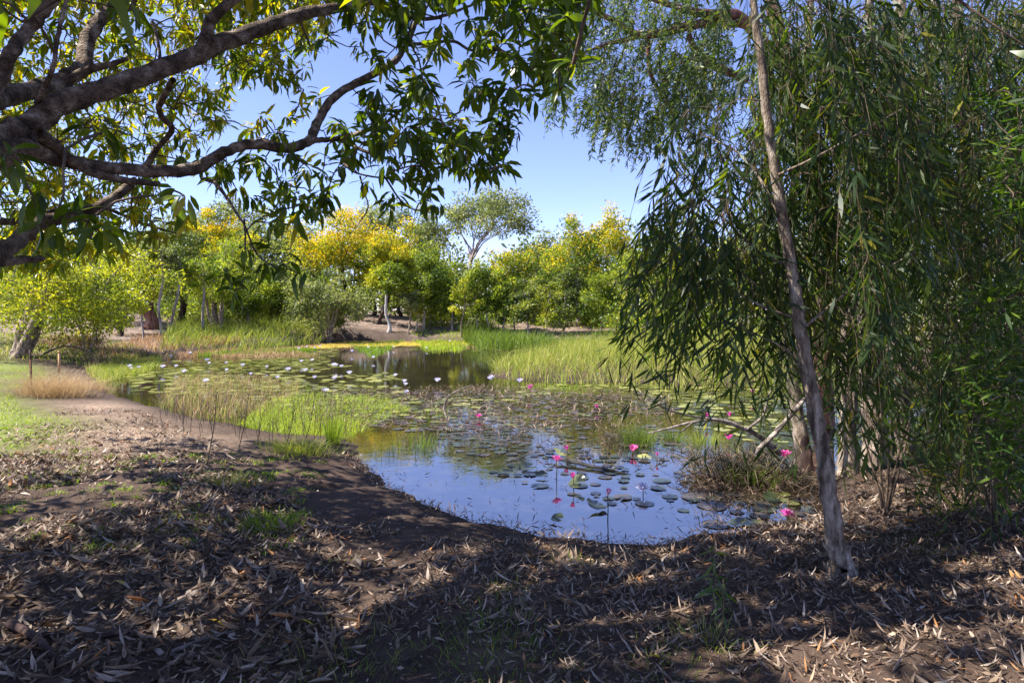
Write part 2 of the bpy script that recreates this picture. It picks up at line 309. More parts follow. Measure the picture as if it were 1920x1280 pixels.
def strip_tpl(wd, curl, twist, fold=.0):
    V, Q = [], []
    for i, (y, k) in enumerate(((0, .15), (.33, 1), (.7, .85), (1, .08))):
        tw = twist * (y - .4); c_, s_ = math.cos(tw), math.sin(tw); x = wd * k
        V += [(-x * c_, y * (1 - .2 * abs(curl) * y), -curl * y * y - x * s_), (x * c_, y * (1 - .2 * abs(curl) * y), -curl * y * y + x * s_)]
        if i: Q.append((2 * i - 2, 2 * i - 1, 2 * i + 1, 2 * i))
    return np.array(V), np.zeros((0, 3), int), np.array(Q)
LIT_L = [strip_tpl(.11, -.4, 1.3), strip_tpl(.125, .45, -1.5), strip_tpl(.085, -.35, 2.2), strip_tpl(.06, -.5, 1.9)]
def rvec(n): return nrm(rng.normal(0, 1, (n, 3)))

# ------------------------------------------------------------------ trees of the far bank
def crown_leaves(g, centers, radii, n, size, flat=.75, droop=.3, vr=(0, 1), top=None):
    centers = np.asarray(centers); k = rng.integers(0, len(centers), n) if top is None else rng.choice(len(centers), n, p=top)
    u = rvec(n); rr = rng.random(n) ** .45; pos = centers[k] + u * (rr * radii[k])[:, None] * [1, 1, flat]
    d = nrm(u * .7 + rvec(n) * .9 + [0, 0, -droop]); M_ = frames(d, rng.random(n) * 6.28) * (size * (.6 + .8 * rng.random(n)))[:, None, None]
    g.inst(DIA_T, pos, M_, vr[0] + (vr[1] - vr[0]) * np.clip(rng.beta(2, 2.4, n) + .30 * rng.normal(0, 1, len(centers))[k], 0, 1))
def far_tree(name, label, px, D, top, bot, wd, leaf, bark='grey_bark', tw=10, off=0, blossom=0., n=3600, leafsize=.0042, clumps=16, lean=0, stems=1, shape='round', cat='tree', group=None):
    n = int(n * 1.9); clumps = int(clumps * 2.3); base = onD(px, D); s = D / F; zt = EYE + (HY - top) * s; zb = max(EYE + (HY - bot) * s, base[2] + .15); hw = wd * s / 2
    cx = base[0] + off * s; cz = (zt + zb) / 2; hh = (zt - zb) / 2
    u = rvec(clumps * 3) * rng.uniform(.75, 1.15, (clumps * 3, 1))
    if shape == 'umbrella': u = u[u[:, 2] > -.1]
    if shape == 'tall': u = u * [.8, .8, 1.0]
    u = u[:clumps]; f = .25 + .78 * rng.random(len(u)) ** .75
    if shape == 'umbrella': f = .72 + .2 * rng.random(len(u))
    C = np.array([cx, D + .1, cz]) + u * f[:, None] * [hw, hw * .8, hh]
    rad = (.15 + .20 * rng.random(len(C))) * min(hw, hh * 1.25)
    if shape == 'umbrella': rad *= .95
    root = thing(name, base, label, cat, group)
    gt = G(); nodes = []
    for k in range(stems):
        a = rng.random() * 6.28; sp = (.08 + .14 * rng.random()) * hw if stems > 1 else 0
        b0 = base + np.array([math.cos(a) * sp * .3, math.sin(a) * sp * .3, -.15]); hgt = cz - base[2] + hh * (.1 if shape != 'umbrella' else -.85)
        e = np.array([cx + math.cos(a) * sp * 2 + lean * s, D + math.sin(a) * sp, base[2] + hgt]); r = tw * s / 2 * (1 if k == 0 else .7)
        pts = [(*b0, r * 1.35)]
        for t in (.12, .35, .65): pts.append((*(b0 + (e - b0) * t + rng.normal(0, .02 * hgt, 3) * [1, 1, 0]), r * (1 - .45 * t)))
        pts.append((*e, r * .4)); p = limb(gt, pts, 7, .15, 4); nodes += list(p[len(p) // 3:, :3])
    part('trunk', gt, M[bark], root, base, smooth=True)
    if shape == 'umbrella':
        fk = np.array([base[0] + 4 * s, D, EYE + (HY - 488) * s])
        nodes = []
        for c_ in C[np.argsort(rng.random(len(C)))[:9]]:
            gl = G(); e = fk + (c_ - fk) * .92; pts = [(*(fk - [0, 0, .4 * rng.random()]), tw * s * .17)]
            for t in (.25, .5, .75): pts.append((*(fk + (e - fk) * [t ** 1.25, t ** 1.25, t ** .85] + rng.normal(0, .3, 3)), tw * s * (.16 - .12 * t)))
            p = limb(gl, pts + [(*e, tw * s * .03)], 5, .12, 4); part('limb', gl, M[bark], root, base, smooth=True); nodes += list(p[4:, :3])
        gl = G(); limb(gl, [(*(base - [0, 0, .2]), tw * s * .5), (*((base + fk) / 2 + [.1, 0, 0]), tw * s * .42), (*fk, tw * s * .3)], 8, .1, 4); part('lower_trunk', gl, M[bark], root, base, smooth=True); 
    gl = G(); grow(gl, nodes, C, r0=max(.012, .0009 * D * .6), sides=4, rmax=tw * s * .25); part('limbs', gl, M[bark], root, base, kind='stuff')
    gc = G(); crown_leaves(gc, C, rad * 1.12, int(n * (1 - .6 * blossom)), leafsize * D, vr=(0, 1)); part('crown', gc, M[leaf], root, base, kind='stuff')
    if blossom > 0:
        gb = G(); wgt = np.clip((C[:, 2] - cz) / hh + .8 + .5 * rng.normal(0, 1, len(C)), .02, 3); wgt /= wgt.sum()
        crown_leaves(gb, C + [0, 0, .12 * hh], rad * 1.05, int(n * blossom), leafsize * D * .8, .8, 0, (0, 1), wgt); part('blossom', gb, M['blossom'], root, base, kind='stuff')
    return root
TREES = [
 # left bank
 dict(name='paperbark_tree', label='gnarled pale paperbark with several thick stems on the left bank beyond the lawn', px=40, D=24, top=430, bot=632, wd=370, off=75, leaf='bright_leaf', bark='paper_bark', tw=32, stems=5, n=9000, clumps=38, leafsize=.0052),
 dict(name='paperbark_tree', label='leafy yellow-green tree at the left edge behind the gnarled paperbark', px=-60, D=30, top=330, bot=600, wd=360, leaf='bright_leaf', bark='paper_bark', tw=22, n=5000, clumps=24),
 dict(name='bank_tree', label='thin dark trunk just right of the gnarled paperbark, under bright leaves', px=225, D=36, top=455, bot=575, wd=170, leaf='bright_leaf', bark='dark_bark', tw=11),
 dict(name='ironbark_tree', label='thick reddish brown forked trunk behind the rusty grass on the left', px=284, D=42, top=400, bot=560, wd=190, leaf='dark_leaf', bark='red_bark', tw=23, stems=2, n=3800),
 dict(name='slender_tree', label='tall slender pale grey trunk standing before the reddish forked trunk', px=302, D=36, top=420, bot=520, wd=90, leaf='euc_leaf', bark='grey_bark', tw=6, n=1500, clumps=9),
 dict(name='slender_tree', label='thin wavy grey trunk right of the tall slender pale one', px=316, D=37, top=450, bot=545, wd=80, leaf='euc_leaf', bark='grey_bark', tw=6, n=1300, clumps=8, lean=20),
 dict(name='slender_tree', label='very thin young tree nearest the rusty grass on the left bank', px=266, D=33, top=500, bot=585, wd=50, leaf='mid_leaf', bark='grey_bark', tw=4, n=700, clumps=6),
 dict(name='ironbark_tree', label='straight blackish trunk midway between the red trunk and the pale stems', px=342, D=44, top=420, bot=560, wd=150, leaf='dark_leaf', bark='dark_bark', tw=13),
 dict(name='bank_tree', label='dark reddish straight trunk left of the thick forked red trunk', px=233, D=43, top=440, bot=570, wd=150, leaf='mid_leaf', bark='red_bark', tw=11),
 dict(name='paperbark_tree', label='cluster of curved pale stems behind the green reed bed', px=407, D=40, top=455, bot=590, wd=160, leaf='mid_leaf', bark='paper_bark', tw=10, stems=5, n=3600, lean=-10),
 dict(name='slender_tree', label='thin leaning stem just left of the curved pale stems', px=382, D=38, top=470, bot=560, wd=90, leaf='mid_leaf', bark='grey_bark', tw=6, n=1500, clumps=9),
 dict(name='wattle_tree', label='yellow flowering wattle at far left centre above the reed bed', px=385, D=52, top=398, bot=500, wd=120, leaf='bright_leaf', bark='dark_bark', blossom=.45, tw=9, n=3600),
 dict(name='wattle_tree', label='pale yellow-green wattle crown right of the leftmost yellow wattle', px=445, D=50, top=445, bot=545, wd=130, leaf='bright_leaf', bark='grey_bark', blossom=.12, tw=9, n=3600),
 dict(name='eucalypt_tree', label='tall grey-green eucalypt rising behind the leftmost yellow wattle', px=430, D=66, top=362, bot=520, wd=150, leaf='euc_leaf', tw=10, n=4600, clumps=20),
 dict(name='eucalypt_tree', label='grey-green eucalypt between the two yellow wattles', px=500, D=62, top=385, bot=545, wd=130, leaf='euc_leaf', tw=9, n=4200, clumps=18),
 dict(name='bank_tree', label='dark leafy tree on the rise behind the right end of the green reed bed', px=520, D=48, top=475, bot=600, wd=150, leaf='dark_leaf', bark='dark_bark', tw=8, n=3800),
 dict(name='bank_tree', label='low bright bush tree above the reed bed centre', px=465, D=45, top=515, bot=608, wd=130, leaf='mid_leaf', bark='grey_bark', tw=6, n=3000),
 dict(name='bank_tree', label='low dense bright bush right of the gnarled paperbark', px=165, D=27, top=505, bot=628, wd=180, leaf='bright_leaf', bark='grey_bark', tw=5, stems=3, n=4200, clumps=24, leafsize=.005),
 dict(name='eucalypt_tree', label='grey-green eucalypt above the reddish forked trunk', px=320, D=60, top=385, bot=560, wd=150, leaf='euc_leaf', tw=9, n=3600, clumps=18),
 dict(name='eucalypt_tree', label='olive eucalypt just left of the golden wattle', px=565, D=60, top=402, bot=560, wd=120, leaf='euc_leaf', tw=8, n=3200, clumps=16),
 dict(name='eucalypt_tree', label='grey-green eucalypt filling the gap right of the greenish yellow wattle', px=770, D=60, top=420, bot=570, wd=120, leaf='dark_leaf', tw=8, n=3000, clumps=16),
 dict(name='eucalypt_tree', label='grey-green tree behind the left side of the big rounded yellow-tipped tree', px=1035, D=62, top=430, bot=570, wd=120, leaf='euc_leaf', tw=8, n=3000, clumps=16),
 # centre
 dict(name='paperbark_tree', label='bushy grey-green paperbark leaning over the far corner of the water', px=612, D=43, top=505, bot=632, wd=135, leaf='euc_leaf', bark='paper_bark', tw=9, stems=4, n=4600, clumps=20),
 dict(name='wattle_tree', label='largest wattle, golden yellow with blossom, left of the dark trunks', px=655, D=53, top=392, bot=545, wd=185, off=-15, leaf='bright_leaf', bark='dark_bark', blossom=.62, tw=8, n=6800, clumps=26),
 dict(name='wattle_tree', label='greenish yellow wattle on a dark leaning trunk right of the golden one', px=712, D=49, top=425, bot=560, wd=125, off=22, leaf='bright_leaf', bark='dark_bark', blossom=.3, tw=7, n=4600, clumps=20, lean=12),
 dict(name='ironbark_tree', label='straight black trunk under the golden wattle on the brown rise', px=699, D=53, top=440, bot=545, wd=80, leaf='mid_leaf', bark='dark_bark', tw=8, n=1800, clumps=10),
 dict(name='white_gum_tree', label='slim white trunk standing at the far water edge', px=728, D=47, top=480, bot=555, wd=70, leaf='mid_leaf', bark='white_bark', tw=7, n=1200, clumps=8),
 dict(name='ironbark_tree', label='dark leaning trunk right of the slim white trunk', px=752, D=54, top=455, bot=565, wd=100, leaf='mid_leaf', bark='dark_bark', tw=7, n=2200, clumps=12, lean=-25),
 dict(name='eucalypt_tree', label='grey-green eucalypt rising behind the golden wattle', px=715, D=70, top=372, bot=520, wd=160, leaf='euc_leaf', tw=9, n=4600, clumps=20),
 dict(name='eucalypt_tree', label='olive eucalypt left of the tallest spreading tree', px=800, D=68, top=390, bot=530, wd=140, leaf='euc_leaf', tw=9, n=4200, clumps=18),
 dict(name='eucalypt_tree', label='tallest tree, a spreading eucalypt with fanned bare limbs under a domed crown', px=878, D=66, top=350, bot=500, wd=172, off=42, leaf='euc_leaf', bark='grey_bark', tw=11, n=4600, clumps=24, shape='umbrella', lean=6),
 dict(name='young_tree', label='dark green young tree left of centre below the tallest eucalypt', px=795, D=48, top=455, bot=603, wd=100, leaf='mid_leaf', bark='grey_bark', tw=5, n=3000, shape='tall'),
 dict(name='young_tree', label='green young tree directly below the fork of the tallest eucalypt', px=848, D=48, top=470, bot=606, wd=90, leaf='mid_leaf', bark='grey_bark', tw=5, n=2600, shape='tall'),
 dict(name='young_tree', label='bright green young tree right of the tallest eucalypt fork', px=893, D=47, top=478, bot=610, wd=80, leaf='mid_leaf', bark='grey_bark', tw=5, n=2500, shape='tall'),
 dict(name='young_tree', label='bright young tree behind the rush strip, fourth along the far edge', px=945, D=47, top=495, bot=612, wd=76, leaf='mid_leaf', bark='grey_bark', tw=4, n=2300, shape='tall'),
 dict(name='young_tree', label='small dark green young tree left of the big yellow-topped tree', px=990, D=46, top=515, bot=612, wd=76, leaf='dark_leaf', bark='grey_bark', tw=4, n=2200, shape='tall'),
 dict(name='wattle_tree', label='thin wattle with a little yellow behind the small young trees', px=968, D=55, top=462, bot=565, wd=110, leaf='mid_leaf', bark='grey_bark', blossom=.2, tw=6, n=3200),
 dict(name='eucalypt_tree', label='faint grey-green tree far behind the wattle with a little yellow', px=1000, D=75, top=455, bot=560, wd=130, leaf='euc_leaf', tw=7, n=2800),
 dict(name='wattle_tree', label='big rounded tree with yellow-tipped top left of the weeping foliage', px=1085, D=50, top=398, bot=585, wd=150, off=-5, leaf='mid_leaf', bark='grey_bark', blossom=.17, tw=8, n=6200, clumps=26),
 dict(name='wattle_tree', label='yellow-topped tree half hidden behind the edge of the weeping foliage', px=1140, D=54, top=386, bot=580, wd=130, leaf='bright_leaf', bark='grey_bark', blossom=.24, tw=8, n=5200, clumps=24),
 dict(name='young_tree', label='dark young tree standing before the big rounded yellow-tipped tree', px=1060, D=46, top=492, bot=614, wd=90, leaf='dark_leaf', bark='grey_bark', tw=4, n=2600, shape='tall'),
 dict(name='young_tree', label='young tree at the reed edge just left of the weeping leaves', px=1128, D=45, top=495, bot=614, wd=92, leaf='mid_leaf', bark='grey_bark', tw=4, n=2600, shape='tall'),
 dict(name='bank_tree', label='green tree seen through the left fringe of weeping leaves', px=1215, D=44, top=420, bot=590, wd=150, leaf='mid_leaf', bark='grey_bark', tw=7, n=4500, clumps=20),
 dict(name='bank_tree', label='yellowish tree glimpsed behind the weeping leaves above the reed clump', px=1310, D=42, top=400, bot=590, wd=160, leaf='bright_leaf', bark='grey_bark', tw=7, n=4500, clumps=20),
 dict(name='bank_tree', label='bright tree glimpsed left of the slender leaning trunk', px=1405, D=40, top=380, bot=590, wd=170, leaf='bright_leaf', bark='grey_bark', tw=7, n=4500, clumps=20),
 dict(name='bank_tree', label='green tree glimpsed just right of the slender leaning trunk', px=1520, D=38, top=330, bot=585, wd=190, leaf='mid_leaf', bark='grey_bark', tw=8, n=4500, clumps=20),
 dict(name='bank_tree', label='sunlit tree behind the right-hand paperbarks', px=1650, D=34, top=250, bot=570, wd=230, leaf='bright_leaf', bark='grey_bark', tw=9, n=4500, clumps=22),
 dict(name='bank_tree', label='sunlit tree glimpsed behind the dense foliage near the right edge', px=1800, D=30, top=180, bot=560, wd=280, leaf='bright_leaf', bark='grey_bark', tw=10, n=5000, clumps=24),
 dict(name='bank_tree', label='leafy tree closing the view at the far right edge', px=1980, D=26, top=100, bot=560, wd=320, leaf='mid_leaf', bark='grey_bark', tw=12, n=5000, clumps=24),
]
for k_, (px_, lab_) in enumerate([(612, 'bare thin stem at the right side of the bushy grey-green paperbark'), (768, 'thin pale sapling stem right of the dark leaning trunk'), (780, 'second thin pale sapling right of the dark leaning trunk'), (812, 'thin pale sapling left of the tallest eucalypt'), (826, 'slim sapling stem under the tallest eucalypt'), (864, 'slim pale sapling behind the grass tongue'), (918, 'thin sapling above the dark rushes, left one'), (966, 'thin sapling above the middle of the dark rushes'), (1022, 'thin sapling above the right end of the dark rushes'), (1098, 'thin sapling before the yellow-topped tree'), (1160, 'thin sapling just inside the weeping leaf fringe'), (560, 'thin grey sapling left of the bushy grey-green paperbark'), (490, 'thin grey sapling rising behind the green reed bed'), (680, 'thin sapling on the brown rise below the golden wattle')]):
    TREES.append(dict(name='slender_tree', label=lab_, px=px_, D=45.5 + (k_ % 5) * 1.3, top=505 + (k_ * 37) % 45, bot=592, wd=38 + (k_ * 13) % 22, leaf=('mid_leaf', 'euc_leaf', 'bright_leaf')[k_ % 3], bark=('grey_bark', 'paper_bark')[k_ % 2], tw=3.4, n=620, clumps=7, shape='tall', lean=(k_ % 3 - 1) * 8))
for t in TREES: far_tree(**t)
# undergrowth between the trunks and the wood behind them: reads as one mass
def mass(name, label, cat, n_cl, xr, Dr, top, rad, leaf, nl, ls):
    px = rng.uniform(*xr, n_cl); D = rng.uniform(*Dr, n_cl); x = (px - CX) * D / F; z0 = zg(x, D)
    zt = EYE + (HY - (top[0] + (top[1] - top[0]) * rng.random(n_cl))) * D / F; z = z0 + (zt - z0).clip(.4) * rng.random(n_cl)
    g = G(); crown_leaves(g, np.stack([x, D, z], 1), rad * (.6 + .8 * rng.random(n_cl)), nl, ls)
    whole(name, g, M[leaf], (0, 0, 0), label, cat, kind='stuff')
mass('undergrowth', 'dark shrubby undergrowth between the trunks on the far bank', 'undergrowth', 420, (-400, 1300), (54, 68), (435, 570), 1.6, 'dark_leaf', 56000, .31)
mass('undergrowth', 'dark shrubs behind the trunks on the left bank', 'undergrowth', 240, (-500, 640), (46, 54), (520, 592), 1.3, 'dark_leaf', 40000, .24)
mass('undergrowth', 'low green scrub under the young trees of the far bank', 'undergrowth', 130, (780, 1300), (49, 54), (575, 598), .8, 'mid_leaf', 14000, .2)
mass('far_wood', 'distant grey-green wood closing the gaps behind the far bank trees', 'wood', 400, (-600, 2400), (74, 96), (415, 545), 3.0, 'euc_leaf', 66000, .6)
mass('undergrowth', 'shrubby undergrowth on the right bank behind the weeping foliage', 'undergrowth', 200, (1150, 2400), (36, 50), (470, 585), 1.5, 'mid_leaf', 30000, .24)

# ------------------------------------------------------------------ grass and reeds
def blades(g, pos, h, wd, lean=.35, v=None, vr=(0, 1), dirs=None):
    n = len(pos); a = rng.random(n) * 6.28; dv = np.stack([np.cos(a), np.sin(a), 0 * a], 1) if dirs is None else dirs
    s = np.stack([-dv[:, 1], dv[:, 0], 0 * a], 1); fa = rng.random(n) * 6.28; s = s * np.cos(fa)[:, None] + dv * np.sin(fa)[:, None] * .6
    L = lean * (.3 + 1.2 * rng.random(n)); lev = []
    far_ = pos[:, 1].min() > 11; LV_ = ((0, 1), (.5, .8)) if far_ else ((0, 1), (.4, .85), (.75, .55)); kk = 2 * len(LV_) + 1
    for t, ww in LV_:
        c = pos + (dv * (L * t ** 1.8)[:, None] + np.array([0, 0, 1]) * (t * (1 - .35 * L * t))[:, None]) * h[:, None]
        lev += [c - s * (wd * ww)[:, None], c + s * (wd * ww)[:, None]]
    lev.append(pos + (dv * L[:, None] + np.array([0, 0, 1]) * (1 - .35 * L)[:, None]) * h[:, None])
    V = np.stack(lev, 1).reshape(-1, 3); o = np.arange(n)[:, None] * kk
    v = rng.uniform(*vr, n) if v is None else v
    g.add(V, (o + [kk - 3, kk - 2, kk - 1]), o + [0, 1, 3, 2] if far_ else np.concatenate([o + [0, 1, 3, 2], o + [2, 3, 5, 4]]), np.repeat(v, kk))
def field(poly_px, n, z0=None):                     # evenly over the ground that the outline covers
    poly = np.array([gp(*p)[:2] for p in poly_px]) if z0 is None else np.array([W0(*p) for p in poly_px])
    q = sample(poly, n); return np.column_stack([q, np.maximum(zg(q[:, 0], q[:, 1]), -.03)])
def bed(name, label, poly, n, h, wd, mat, lean=.35, vr=(0, 1), patch=.6, cat='grass', vv=None, z0=None):
    p = field(poly, n, z0); k = 1 + .3 * rough(p[:, 0], p[:, 1], patch, 2); hh = rng.uniform(*h, n) * k * (1 + .2 * rough(p[:, 0], p[:, 1], patch * 3, 6))
    g = G(); blades(g, p, hh, np.full(n, wd) * (.6 + .8 * rng.random(n)), lean, None if vv is None else vv(p), vr)
    return whole(name, g, M[mat], (0, 0, 0), label, cat, kind='stuff')
bed('reed_bed', 'bright green reed bed on the far left side of the pond', [(300, 668), (340, 636), (420, 624), (520, 620), (600, 632), (612, 641), (600, 646), (500, 655), (400, 663)], 17000, (.4, 1.15), .016, 'grass', .7, (.35, .85), 1.1, z0=0)
bed('rusty_grass', 'rusty dried reeds along the left edge of the pond', [(165, 694), (190, 672), (270, 655), (330, 648), (400, 648), (460, 652), (440, 660), (300, 677), (220, 690)], 3600, (.15, .42), .015, 'rust', .6, z0=0)
bed('rusty_grass', 'tan dry reed stems fringing the water before the green reed bed', [(400, 664), (500, 655), (590, 647), (612, 646), (590, 652), (500, 660), (400, 668)], 1100, (.08, .22), .014, 'rust', .7, (.2, 1), z0=0)
bed('marsh_grass', 'olive marsh grass at the left inlet of the pond', [(160, 700), (215, 680), (300, 672), (300, 690), (250, 705), (190, 720)], 5200, (.15, .45), .01, 'grass', .6, (.3, 1), z0=0)
RC = [(918, 702), (935, 690), (985, 674), (1060, 660), (1140, 648), (1300, 640), (1500, 645), (1700, 660), (1720, 700), (1600, 722), (1480, 722), (1280, 730), (1160, 722), (1060, 720), (960, 714)]
bed('reed_clump', 'big light green reed clump jutting into the pond from the right', RC, 38000, (.25, .9), .0085, 'grass', .85, (.35, 1), .9, z0=0)
bed('rush_strip', 'dark rushes along the far shore behind the open water', [(860, 640), (900, 630), (960, 626), (1080, 626), (1150, 632), (1090, 648), (1050, 644), (940, 643)], 5200, (.4, 1.3), .02, 'grass', .6, (.0, .55), 1.0)
bed('shore_grass', 'low bright grass tongue at the far shore left of the dark rushes', [(770, 640), (800, 632), (860, 628), (900, 634), (880, 642), (800, 642)], 2600, (.1, .34), .018, 'lush', .5, (.3, 1))
bed('shore_grass', 'dark green sedge at the foot of the bushy paperbark', [(600, 640), (640, 634), (700, 637), (760, 638), (760, 641), (660, 642), (600, 647)], 1500, (.08, .28), .02, 'lush', .5, (0, .4))
bed('lush_grass', 'bright lime grass tongue reaching into the water at left centre', [(440, 796), (520, 784), (600, 779), (680, 784), (740, 798), (770, 814), (745, 826), (690, 832), (640, 826), (560, 816), (480, 806)], 9500, (.04, .19), .004, 'lush', .9, (.4, 1), 2.2)
bed('tall_dry_grass', 'tall tan and green grass along the left shore before the lily pads', [(285, 762), (330, 742), (400, 735), (470, 740), (560, 755), (560, 780), (480, 800), (380, 792)], 2600, (.12, .45), .0035, 'straw', .7, (0, .9))
bed('tall_green_grass', 'tall olive grass mixed into the dry grass on the left shore', [(290, 764), (340, 745), (400, 738), (480, 748), (600, 765), (600, 800), (480, 806), (380, 794)], 1500, (.12, .4), .004, 'grass', .6, (.2, .9))
bed('pond_grass', 'strip of green grass growing out of the shallow far left water', [(360, 682), (420, 676), (520, 674), (600, 672), (560, 680), (450, 686)], 2400, (.12, .3), .014, 'lush', .3, (0, .6))
bed('bank_grass', 'sparse dry and olive grass over the left bank behind the tussock', [(-400, 690), (-400, 640), (0, 628), (150, 632), (330, 622), (330, 646), (240, 660), (170, 690), (60, 678)], 9000, (.08, .4), .013, 'grass', .8, (.2, 1), .5)
bed('bank_grass', 'thin dry grass on the brown rise of the far bank', [(560, 632), (700, 612), (900, 606), (1150, 606), (1150, 626), (900, 630), (760, 637), (640, 636)], 4500, (.05, .28), .02, 'straw', .8, (0, .7), .4)
bed('bank_grass', 'thin dry grass between the trunks behind the reed bed', [(180, 628), (330, 612), (560, 606), (600, 622), (420, 622), (330, 634)], 3500, (.08, .35), .018, 'straw', .8, (0, .7), .4)
p = sample(np.array(LAWN), 34000); p = p[(p[:, 1] < 30) & (p[:, 0] > -16) & (rough(p[:, 0], p[:, 1], 1.1, 4) > -.75 + .5 * rng.random(len(p)))]; p3 = np.column_stack([p, zg(p[:, 0], p[:, 1])])
g = G(); blades(g, p3, rng.uniform(.03, .075, len(p3)) * (1 + .5 * rough(p[:, 0], p[:, 1], .9)), np.full(len(p3), .006), .8, None, (.3, 1)); whole('lawn_grass', g, M['lush'], (0, 0, 0), 'short mown bright green lawn at the left edge', 'lawn', kind='stuff')
# scattered low weeds over the shaded ground
WEED = [(0, 790), (200, 850), (420, 850), (620, 870), (560, 960), (640, 1060), (380, 1040), (150, 1030), (0, 1000)]
wc = field(WEED, 150); ctr = np.repeat(wc, 22, 0); p = ctr + rng.normal(0, .05, ctr.shape) * [1, 1, 0]; p[:, 2] = zg(p[:, 0], p[:, 1])
g = G(); blades(g, p, rng.uniform(.02, .06, len(p)), np.full(len(p), .006), 1.1, None, (0, .8)); whole('ground_weeds', g, M['lush'], (0, 0, 0), 'tiny green weeds sprinkled over the leaf litter on the left', 'weeds', kind='stuff')

def tuft(name, label, px, py, n, h, spread, wd=.004, mat='grass', lean=.7, vr=(.1, .9), water=False, cat='grass tuft'):
    b0 = np.array([*W0(px, py), 0]) if water else gp(px, py)
    q = rng.normal(0, spread, (n, 2)); p = np.column_stack([b0[:2] + q, np.zeros(n)]); p[:, 2] = np.maximum(zg(p[:, 0], p[:, 1]), -.1) if not water else -.05
    d = nrm(np.column_stack([q + rng.normal(0, spread * (1.6 if 'tussock' in name else .5), (n, 2)), np.zeros(n)]))
    g = G(); blades(g, p, rng.uniform(.2 if 'tussock' in name else .45, 1.05, n) * h, np.full(n, wd), lean, None, vr, d)
    rt = thing(name, b0, label, cat); part('blades', g, M[mat], rt, b0, kind='stuff'); return rt
tuft('dry_grass_tussock', 'large pale dry grass tussock beside the rusty picket', 100, 742, 2300, .85, .3, .003, 'straw', 1.1, (.5, 1))
tuft('dry_grass_tussock', 'flattened tan grass tussock at the water side of the large pale one', 165, 728, 700, .36, .3, .0035, 'straw', .9, (.1, .8))
tuft('grass_tuft', 'dense green tuft in the leaf litter left of the muddy shore', 508, 985, 800, .10, .12, .0025, 'lush')
tuft('grass_tuft', 'olive wispy tuft above the dense green tuft', 440, 905, 300, .15, .14, .0025, 'grass')
tuft('grass_tuft', 'pale spreading tuft where the mud meets the lime grass', 560, 845, 700, .22, .22, .004, 'grass', .9, (.3, 1))
tuft('rush_tuft', 'upright green rush tuft at the tip of the mud bank', 622, 832, 160, .5, .05, .004, 'lush', .22)
tuft('rush_tuft', 'upright thin rushes in the water right of the lime grass', 788, 838, 90, .35, .16, .003, 'lush', .3, (0, .6), True)
tuft('rush_tuft', 'thin dark rushes in the water between lime grass and lily pads', 735, 846, 60, .28, .2, .003, 'grass', .4, (0, .5), True)
tuft('grass_tuft', 'wispy green tuft at the bottom edge left of centre', 640, 1262, 220, .11, .22, .0018, 'grass', .8)
tuft('grass_tuft', 'green grass patch at the bottom edge near the centre', 930, 1235, 420, .085, .2, .0018, 'lush', .9, (0, .6))
tuft('grass_tuft', 'small thin tuft above the bottom centre grass patch', 910, 1165, 110, .07, .12, .0018, 'lush', .9, (0, .6))
tuft('grass_tuft', 'yellowish thin tuft on the mud just below the water', 1060, 1050, 120, .07, .12, .0018, 'grass', .9, (.3, .9))
tuft('grass_tuft', 'thin yellow-green tuft in the middle of the dark mud', 950, 1110, 90, .09, .1, .0018, 'grass', .8, (.2, .8))
tuft('grass_tuft', 'pale straw-coloured tuft under the sapling at lower right', 1330, 1205, 150, .12, .11, .0018, 'grass', .9, (.4, 1))
tuft('grass_tuft', 'dull green flat grass patch right of the slender leaning trunk', 1720, 1030, 320, .06, .2, .002, 'grass', 1.0, (0, .5))
tuft('grass_tuft', 'green tuft at the bottom edge left of the sapling', 1240, 1270, 110, .07, .12, .0018, 'lush', .9, (0, .7))
tuft('sedge_clump', 'olive sedge clump standing in the water left of the arched dead branch', 1195, 832, 420, .42, .14, .0035, 'grass', .45, (0, .5), True, 'sedge clump')
tuft('sedge_clump', 'small olive sedge clump under the arched dead branch', 1262, 826, 200, .3, .09, .0035, 'grass', .45, (0, .5), True, 'sedge clump')
tuft('sedge_clump', 'thin brownish sedge right of the small clump under the dead branch', 1318, 830, 260, .32, .14, .003, 'grass', .45, (.3, .9), True, 'sedge clump')
tuft('sedge_clump', 'dark green sedge growing from the brushwood mound at right', 1400, 905, 420, .38, .13, .004, 'lush', .5, (0, .3), True, 'sedge clump')
tuft('sedge_clump', 'water weed patch floating left of centre before the clear water', 810, 776, 260, .22, .3, .004, 'grass', .7, (.1, .7), True, 'water weed')
tuft('sedge_clump', 'low leafy water weed fringe at the foot of the big reed clump', 1050, 728, 500, .16, .55, .008, 'lush', .8, (0, .8), True, 'water weed')
